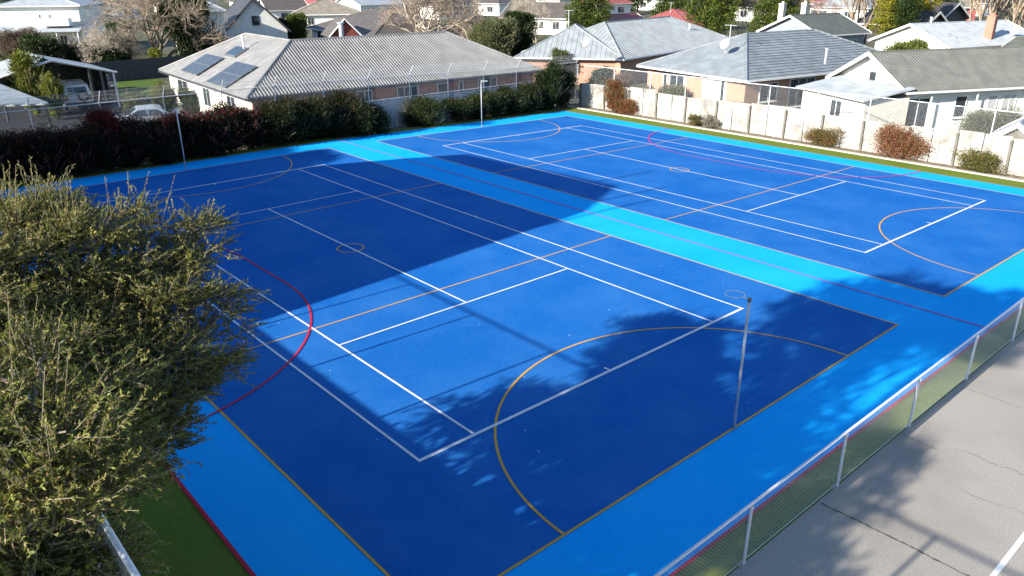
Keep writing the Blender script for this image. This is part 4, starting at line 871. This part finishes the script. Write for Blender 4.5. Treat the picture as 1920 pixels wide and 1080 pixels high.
# clipped hedge behind the coursed-roof house
a = W(1105, 120, 1.2); b = W(1235, 112, 1.2); t = thing('clipped_hedge', 'clipped green hedge between the two grey-roofed houses', 'hedge', ((a+b)/2*np.array([1, 1, 0])+np.array([0, 0, ZG])))
foliage([(a+(b-a)*k/7+np.array([0, 0, -.5]), (1.1, 1.1, .8)) for k in range(8)], 420, 26, .25, .12, .06, GRN+GOLD[:1], [2, 3, 1, 2], parent=t)
stems('stem', [((a+(b-a)*k/4)*np.array([1, 1, 0])+np.array([0, 0, ZG-.1]), a+(b-a)*k/4, .06, .03) for k in range(5)], None, m_bark, t)
# rounded conifers and coloured trees on the skyline
def tree(nm, lab, px, py, ty, wpx, cols, wt, leaf, lobes=9, trunk=.14, group=None, cat='tree', dens=1.0, low=.2):
    b, h, w = px_plant(px, py, ty, wpx); rng = np.random.default_rng(px); t = thing(nm, lab, cat, b, group)
    mb = MB(); mb.tube(b-np.array([0, 0, .3]), b+np.array([0, 0, h*.8]), w*trunk*.28, .04, 8); limbs = []; blobs = []
    for k in range(lobes):
        a = 2.4*k+rng.random()*.6; zq = low+.12+(.9-low)*((k+.5)/lobes); rad = w*.5*math.sqrt(max(.12, 1-((zq-.45)/.58)**2)); cc = b+np.array([math.cos(a)*rad*.5, math.sin(a)*rad*.5, h*zq]); rr_ = rad*.62+.25
        blobs.append((cc, (rr_, rr_, rr_*.9))); mb.tube(b+np.array([0, 0, h*zq*.6]), cc, w*trunk*.1, .03, 5)
    part('trunk', mb, m_bark, t, True)
    foliage(blobs, int(dens*26*w*h**.8), 24, .42, leaf, leaf*.5, cols, wt, rng, parent=t, name='crown'); return t
tree('rounded_conifer', 'broad rounded yellow-green conifer behind the pale grey hip roof', 1103, 84, -14, 80, GRN+GOLD[:2], [2, 3, 1, 1, 2], .24)
tree('rounded_conifer', 'rounded green conifer rising behind the red roof ridge', 1262, 60, -30, 74, GRN+GOLD[:2], [2, 3, 1, 1, 1], .26)
tree('rounded_conifer', 'large bushy golden-green conifer at the end of the red roof', 1335, 92, -34, 96, GRN+GOLD[:2], [1, 3, 1, 2, 2], .24)
tree('rounded_conifer', 'bright green bushy conifer between the bare tree and the coursed roof', 1452, 98, -22, 90, GRN+GOLD[:1], [1, 3, 1, 2], .24)
tree('yellow_tree', 'bright yellow-leaved tree left of the dark green spire', 1655, 88, -20, 46, GOLD+[(.32, .27, .03)], [2, 1, 2, 2], .22, trunk=.1)
tree('dark_spire_tree', 'dark green spire between the two yellow trees', 1686, 90, -22, 50, GRN+DKG[:1], [2, 2, 1, 2], .22, trunk=.1)
tree('yellow_tree', 'yellow-leaved tree right of the dark green spire', 1716, 82, -30, 52, GOLD+[(.36, .28, .03)], [1, 1, 2, 3], .22, trunk=.1)
tree('dark_spire_tree', 'low dark tree right of the yellow trees', 1765, 66, 4, 62, DKG+GRN[:1], [2, 2, 1, 1], .24)

# bare winter trees
def bare(nm, lab, b, h, spread, rng, up=.5, mat=m_twig, levels=6, trunks=1, r0=None, cat='bare tree', group=None, barkm=None, kids=(3, 4), lean=0.0):
    t = thing(nm, lab, cat, b, group); segs = [[] for _ in range(levels+1)]; r0 = r0 or h*.018
    def grow(p, d, ln, r, lv):
        n = 3; 
        for i in range(n):
            d = unit(d+rng.normal(size=3)*.16+np.array([0, 0, .06*up])); q = p+d*ln/n; segs[lv].append((p, q, r*(1-i*.13), r*(1-(i+1)*.13))); p = q
            if lv < levels and i >= 1:
                for _ in range(1 if lv else 1):
                    a = rng.normal(size=3); a -= d*(a @ d); grow(p, unit(d*.75+unit(a)*rng.uniform(.5, 1.0)*spread+np.array([0, 0, up*.25])), ln*rng.uniform(.6, .8), r*.5, lv+1)
        if lv < levels:
            for _ in range(2): a = rng.normal(size=3); a -= d*(a @ d); grow(p, unit(d+unit(a)*rng.uniform(.3, .75)*spread+np.array([0, 0, up*.2])), ln*rng.uniform(.62, .82), r*.6, lv+1)
    for k in range(trunks):
        a = 2*math.pi*k/max(1, trunks)+rng.random(); d = unit(np.array([math.cos(a)*(.35 if trunks > 1 else lean), math.sin(a)*(.35 if trunks > 1 else lean), 1.0])); grow(np.array(b, float)-np.array([0, 0, .3]), d, h*.32, r0*(1 if trunks == 1 else .75), 0)
    thick = [s for l in segs[:3] for s in l]; thin = [s for l in segs[3:] for s in l]
    for nm_, ss, mm, n in (('trunk', thick, barkm or m_barkpale, 6), ('crown', thin, mat, 3)):
        if ss:
            A = np.array([s[0] for s in ss]); B = np.array([s[1] for s in ss]); link(nm_, seg_mesh(nm_, A, B, np.maximum([s[2] for s in ss], .011), np.maximum([s[3] for s in ss], .009), n), mm, t, True)
    return t
rb = np.random.default_rng(21)
b, h, w = px_plant(300, 128, -60, 200); bare('bare_tree', 'large leafless tree with several mossy trunks behind the garden fence', b, h*1.05, 1.05, rb, .35, levels=5, trunks=4, barkm=m_bark, r0=.3)
b, h, w = px_plant(215, 132, 20, 130); bare('bare_shrub', 'wide mass of pale leafless twigs in front of the villa', b, h*.9, 1.25, rb, .2, m_barkpale, levels=5, trunks=5, r0=.1)
b, h, w = px_plant(800, 104, -50, 230); bare('bare_tree', 'large spreading pale leafless tree behind the ribbed brick house roof', b, h, 1.2, rb, .2, m_twig, levels=5, trunks=5, r0=.3)
b, h, w = px_plant(900, 92, 5, 120); bare('bare_tree', 'lower leafless brown tree at the right of the big spreading one', b, h, 1.2, rb, .2, m_twig, levels=5, trunks=3, r0=.16)
b, h, w = px_plant(740, 96, 22, 80); bare('bare_shrub', 'leafless twiggy shrub over the dark red gable', b, h, 1.2, rb, .2, m_twig, levels=5, trunks=3, r0=.1)
b, h, w = px_plant(1005, 82, -10, 50); bare('bare_tree', 'slim pale leafless tree in front of the brown-roofed house', b, h, .8, rb, .5, m_barkpale, levels=5, trunks=2, r0=.16)
b, h, w = px_plant(1395, 88, -30, 60); bare('bare_tree', 'leafless upright tree between two bushy conifers', b, h, .7, rb, .8, m_twig, levels=5, trunks=3, r0=.14)
b, h, w = px_plant(1520, 66, -20, 90); bare('bare_tree', 'reddish leafless tree behind the olive-roofed weatherboard house', b, h, 1.0, rb, .4, m_twigred, levels=5, trunks=2, r0=.14)
for k, px in enumerate((1592, 1600, 1608, 1617, 1626, 1635, 1644)):
    b, h, w = px_plant(px, 78+k % 2*4, -60, 30); bare('bare_poplar', 'leafless poplar trunk in the clump beside the olive-roofed house', b, h, .16, rb, 1.6, m_twig, levels=3, trunks=1, r0=.2, barkm=m_poplar, group='poplars beside the olive roof')
for k, px in enumerate(range(1818, 1940, 7)):
    b, h, w = px_plant(px, 90+(k*7) % 9, -120, 30); bare('bare_poplar', 'tall leafless poplar in the dense row behind the white-roofed house', b, h, .14, rb, 1.6, m_twig, levels=3, trunks=1, r0=.2, barkm=m_poplar, group='poplars behind the white roof', lean=.12)
# far houses and trees filling the distance
FARR = [('tan', m_rtan), ('charcoal', m_rdark), ('brown', m_rbrown), ('pale grey', m_rgrey), ('red', m_rred), ('white', m_rwhite)]
rf = random.Random(9)
for k, (px, py) in enumerate(((60, 6), (210, 12), (330, 4), (455, 3), (620, 8), (705, 10), (765, 4), (850, 12), (905, 5), (1030, -2), (1150, 8), (1215, -2), (1330, 4), (1400, 12), (1470, 8), (1545, 12), (1590, 4), (1680, 6), (1740, 4), (1880, 6))):
    nmr, mr = FARR[k % 6]; a = W(px-30, py, 2.3)[:2]; d = np.linalg.norm(a-CAM[:2]); 
    if d > 420: a = CAM[:2]+(a-CAM[:2])*420/d
    an = rf.choice((0, math.pi/2))+rf.uniform(-.15, .15); e = np.array([math.cos(an), math.sin(an)]); right = CR[:2]; e = e if e @ right > 0 else -e
    house('far_house', 'distant house with %s roof among far trees' % nmr, a, a+e*rf.uniform(10, 15), rf.uniform(8, 11), 2.3, rf.uniform(4.1, 4.9), rf.choice(('hip', 'gable')), m_wwall, mr, group='distant %s-roofed houses' % nmr, wins=[('f', .15, .3, .3, 1.6), ('f', .6, .8, .3, 1.6)])
for k, (px, py, ty, wp, c) in enumerate(((20, 28, -30, 70, 0), (175, 22, -30, 60, 1), (455, 26, -30, 40, 1), (520, 14, -30, 40, 0), (650, 16, -30, 60, 1), (960, 22, -30, 50, 1), (1195, 26, -30, 60, 0), (1410, 34, -30, 40, 1), (1555, 22, -30, 50, 1), (1800, 30, -30, 60, 1), (1040, 12, -30, 80, 1), (1680, 24, -30, 70, 0))):
    b, h, w = px_plant(px, py, ty, wp)
    if c == 0: tree('far_tree', 'distant evergreen tree on the edge of the houses', px, py, ty, wp, GRN+DKG[:1], [1, 1, 1, 1], .35, lobes=6, group='distant evergreen trees', dens=.35)
    else: bare('far_bare_tree', 'distant leafless tree on the edge of the houses', b, min(h, 12), 1.0, rb, .4, m_twig, levels=4, trunks=2, r0=.2, group='distant leafless trees')

# ------------------------------------------------------------------ foreground tree
def big_tree(name, label, base, blobs, seed, nclump, nspr, cols, wts, leaf=.05, sprig=.26, upz=.1, fork=None, pad=.3, tipz=99):
    rng = np.random.default_rng(seed); base = np.array(base, float); t = thing(name, label, 'tree', base); S0 = []; S1 = []; Ra = []; Rb = []
    def limb(p, q, r0, r1, n=6, sag=.12):
        pts = [p+(q-p)*k/n+rng.normal(size=3)*np.linalg.norm(q-p)*.03*(0 < k < n)-np.array([0, 0, sag*np.linalg.norm(q-p)*math.sin(math.pi*k/n)]) for k in range(n+1)]
        for k in range(n): S0.append(pts[k]); S1.append(pts[k+1]); Ra.append(r0+(r1-r0)*k/n); Rb.append(r0+(r1-r0)*(k+1)/n)
        return pts
    ctr = np.mean([b[0] for b in blobs], 0); fork = np.array(fork, float) if fork is not None else np.array([base[0]*.6+ctr[0]*.4, base[1]*.6+ctr[1]*.4, base[2]+(ctr[2]-base[2])*.55])
    trunk = limb(base-np.array([0, 0, .3]), fork, .26, .17, 6, 0)
    vol = np.array([np.prod(b[1]) for b in blobs])**(2/3); share = np.maximum(3, (nclump*vol/vol.sum()).astype(int)); SB = []; SD = []; SL = []; TW0 = []; TW1 = []
    for (c, r), n in zip(blobs, share):
        c = np.array(c, float); r = np.array(r, float); st = trunk[rng.integers(3, 7)]; br = limb(st, c, .075, .03, 7, .06)
        cl, d = shell_pts(c, r, n, rng, .35)
        for p, dd in zip(cl, d):
            s = br[rng.integers(3, 8)]; q = limb(s, p, .026, .008, 4, -.05)
            m = int(nspr*rng.uniform(.6, 1.3)); ax = unit(p-s); rp = pad*rng.uniform(.6, 1.35); th = rng.random(m)*2*math.pi; rad = np.sqrt(rng.random(m))*rp
            off = np.stack([np.cos(th)*rad, np.sin(th)*rad, rng.normal(size=m)*.035-.25*rad**2/rp], 1)
            nb = m//6; bp = p+off; bp[:nb] = s+(p-s)*rng.uniform(.4, 1, (nb, 1))+rng.normal(size=(nb, 3))*.04
            top = p[2] > tipz and dd[2] > -.1
            dr = unit(off/rp*.8+ax*.45+rng.normal(size=(m, 3))*np.array([.35, .35, .22])+np.array([0, 0, upz+(.35 if top else 0)])); ll = sprig*rng.uniform(.5, 1.3, m)
            tall = rng.random(m) < (.10 if top else .012); dr[tall] = unit(dr[tall]*.5+np.array([0, 0, .7])+ax*.4); ll[tall] *= 1.9
            SB.append(bp); SD.append(dr); SL.append(ll)
    SB = np.concatenate(SB); SD = np.concatenate(SD); SL = np.concatenate(SL); n = len(SB); K = 22
    link('trunk', seg_mesh('trunk', S0, S1, Ra, Rb, 6), m_bark, t, True)
    link('twigs', seg_mesh('twigs', SB, SB+SD*SL[:, None], .0035, .0015, 3), m_twig, t, kind='stuff')
    tt = (np.arange(K)+.5)/K; c = SB[:, None]+SD[:, None]*SL[:, None, None]*tt[None, :, None]; side = unit(np.cross(np.repeat(SD[:, None], K, 1), rng.normal(size=(n, K, 3))))
    ld = unit(np.repeat(SD[:, None], K, 1)*.75+side*.75); lens = leaf*rng.uniform(.7, 1.2, (n, K)); c = c+ld*lens[..., None]*.4
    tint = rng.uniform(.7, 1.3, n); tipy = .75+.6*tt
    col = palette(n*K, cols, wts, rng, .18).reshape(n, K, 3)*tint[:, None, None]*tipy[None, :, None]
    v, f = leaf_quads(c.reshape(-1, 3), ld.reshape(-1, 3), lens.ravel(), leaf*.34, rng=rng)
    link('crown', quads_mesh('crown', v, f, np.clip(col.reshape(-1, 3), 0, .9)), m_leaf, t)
    return t
TC = [(.135, .15, .026), (.205, .195, .042), (.075, .095, .02), (.20, .145, .055)]
BL = []
for px, py, d, r, fl in ((20, 400, 9.4, .95, .7), (120, 400, 9.2, .85, .7), (215, 400, 9.0, .62, .6), (330, 455, 8.8, .62, .7), (400, 450, 8.8, .36, .8), (60, 520, 8.6, 1.1, .7), (190, 520, 8.6, .9, .7), (300, 540, 8.4, .8, .7), (400, 540, 8.2, .5, .7),
                         (60, 640, 8.0, 1.1, .7), (200, 640, 7.9, .9, .6), (330, 640, 7.8, .62, .6), (425, 640, 7.8, .36, .7), (60, 760, 7.3, 1.0, .7), (180, 750, 7.3, .75, .6), (290, 740, 7.5, .5, .5), (400, 710, 7.7, .32, .6), (60, 880, 6.7, .9, .7), (160, 890, 6.7, .55, .6), (300, 815, 7.2, .26, .6), (170, 930, 6.4, .3, .6), (-120, 500, 8.6, 1.2, .8), (-130, 750, 7.3, 1.2, .8), (70, 700, 5.2, .62, .7), (150, 800, 4.8, .42, .6), (30, 820, 4.7, .6, .7), (100, 890, 4.6, .38, .6), (40, 985, 5.4, .62, .7), (130, 985, 5.6, .42, .6), (60, 1060, 5.2, .5, .7), (150, 1050, 5.3, .26, .6), (60, 930, 6.6, .7, .7), (205, 850, 5.0, .2, .6), (425, 590, 8.1, .36, .7), (445, 670, 7.9, .26, .6), (350, 745, 7.6, .36, .5), (325, 800, 7.3, .3, .6), (230, 820, 7.0, .4, .6), (390, 400, 8.9, .25, .8)):
    BL.append((at_dist(px-(30 if px > 250 else 0), py+22, d*1.33), (r*1.12, r*1.12, r*fl*.55)))
big_tree('evergreen_tree', 'fine-leaved olive green tree overhanging the tall side fence and green strip', (1.6, 20.9, 0), BL, 5, 500, 40, TC, [3, 2, 3, 1], leaf=.046, sprig=.27, fork=(2.2, 20.0, 3.2), upz=-.02, pad=.22, tipz=5.6)
# taller neighbour just outside the frame; its shade falls across the near end of both courts
OB = [((u_, 23.0+dv_, z_), (r_, r_, r_*.8)) for u_, dv_, z_, r_ in ((3.0, 0, 9.6, .9), (2.2, .3, 10.6, 1.0), (.9, 0, 10.4, 1.2), (-.2, .4, 11.0, 1.0), (-.9, 0, 9.9, .8), (1.4, .2, 9.2, 1.0), (.5, 0, 9.8, .6),
       (-.3, .2, 6.1, .9), (.6, 0, 6.6, 1.0), (-1.9, 0, 6.1, .7), (-2.4, .2, 5.2, .7), (.6, 0, 5.2, 1.0), (-.8, 0, 4.9, 1.0), (.7, -.3, 5.4, .6), (2.5, 0, 8.4, .6), (1.6, .1, 7.6, .5), (4.35, -1.8, 4.3, .75), (3.5, -1.8, 4.5, .8), (2.9, -1.6, 4.3, .5))]
big_tree('evergreen_tree', 'taller fine-leaved evergreen standing behind the tall side fence beside the overhanging tree', (-.6, 23.2, 0), OB, 6, 430, 26, TC, [3, 2, 3, 1], leaf=.10, sprig=.34, fork=(-.6, 23.0, 4.0))
# dense hedge at the foot of the tall side fence (its top edge shades the near court)
t = thing('side_hedge', 'dense dark hedge behind the tall side fence below the overhanging tree', 'hedge', (10, 20.6, 0))
HH = (20.4-12.72)*TAN_EL
bl = [((u, 20.75, HH*.5), (.9, .75, HH*.5)) for u in np.arange(-13, 33, .8)]
foliage(bl, 3000, 20, .3, .14, .08, DKG+GRN[:1], [2, 2, 1, 1], np.random.default_rng(8), parent=t, zfloor=.05, mat=m_leaf_dk)
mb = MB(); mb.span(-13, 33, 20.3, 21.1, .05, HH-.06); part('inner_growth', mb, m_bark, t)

# ------------------------------------------------------------------ school hall to the left of the frame
VB = 25.0; hh = lambda v: (VB-v)*TAN_EL; su = lambda u, h: u+.043*h/TAN_EL
prof = [(11.6, 12.69), (12.92, -1.19), (15.02, -5.17), (24.6, -4.2), (27.2, 3.0)]
pts = [(su(u, hh(v)), hh(v)) for u, v in prof]
t = thing('school_hall', 'tall cream school hall with steep roof facing the courts beyond the side hedge', 'building', (19, VB+6, 0))
poly = [(pts[0][0], VB, 0)]+[(u, VB, z) for u, z in pts]+[(pts[-1][0], VB, 0)]
mb = MB(); mb.extrude(poly, (0, 14, 0)); part('wall', mb, m_schoolwall, t)
mb = MB()
for (a, za), (b, zb) in zip(pts[:-1], pts[1:]): mb.extrude([(a, VB-.1, za+.02), (b, VB-.1, zb+.02), (b, VB-.1, zb+.16), (a, VB-.1, za+.16)], (0, 14.2, 0))
part('roof', mb, m_rdark, t)
for u in (14.2, 17.2, 20.2, 23.2):
    for z in (1.0, 4.6): window(t, (u, VB), (1, 0), (0, -1), 0, 1.6, z, z+1.8)
for u, z in ((17.4, 13.2), (13.75, 11.6), (14.9, 12.3)):
    mb = MB(); mb.tube((u, VB+1, 10), (u, VB+1, z+1.6), .06, n=6); part('mast', mb, m_galv, t)
OB = [((29.6+dx, 24+dy, z), (r, r, r*.8)) for dx, dy, z, r in ((0, 0, 8.6, 1.2), (1.6, .4, 8.0, 1.3), (3.4, 0, 7.4, 1.4), (5.0, 0, 6.6, 1.4), (-1.2, .2, 7.2, 1.1), (.6, 0, 6.6, 1.4), (2.4, 0, 5.6, 1.4), (-1, 0, 5.2, 1.0), (6.2, 0, 5.2, 1.5), (4.2, 0, 4.6, 1.5), (1, 0, 4.4, 1.3), (-.8, 0, 3.8, 1.0), (2.6, 0, 3.6, 1.3), (1.3, 0, 9.0, 1.1), (.3, .3, 8.0, 1.0), (3.0, 0, 8.2, 1.3), (4.6, 0, 7.6, 1.3), (6.2, 0, 6.8, 1.3))]
big_tree('evergreen_tree', 'evergreen tree beyond the side hedge near the far end of the near court', (31, 24.5, 0), OB, 16, 620, 30, TC, [3, 2, 3, 1], leaf=.14, sprig=.42, fork=(31, 24.3, 3.2))
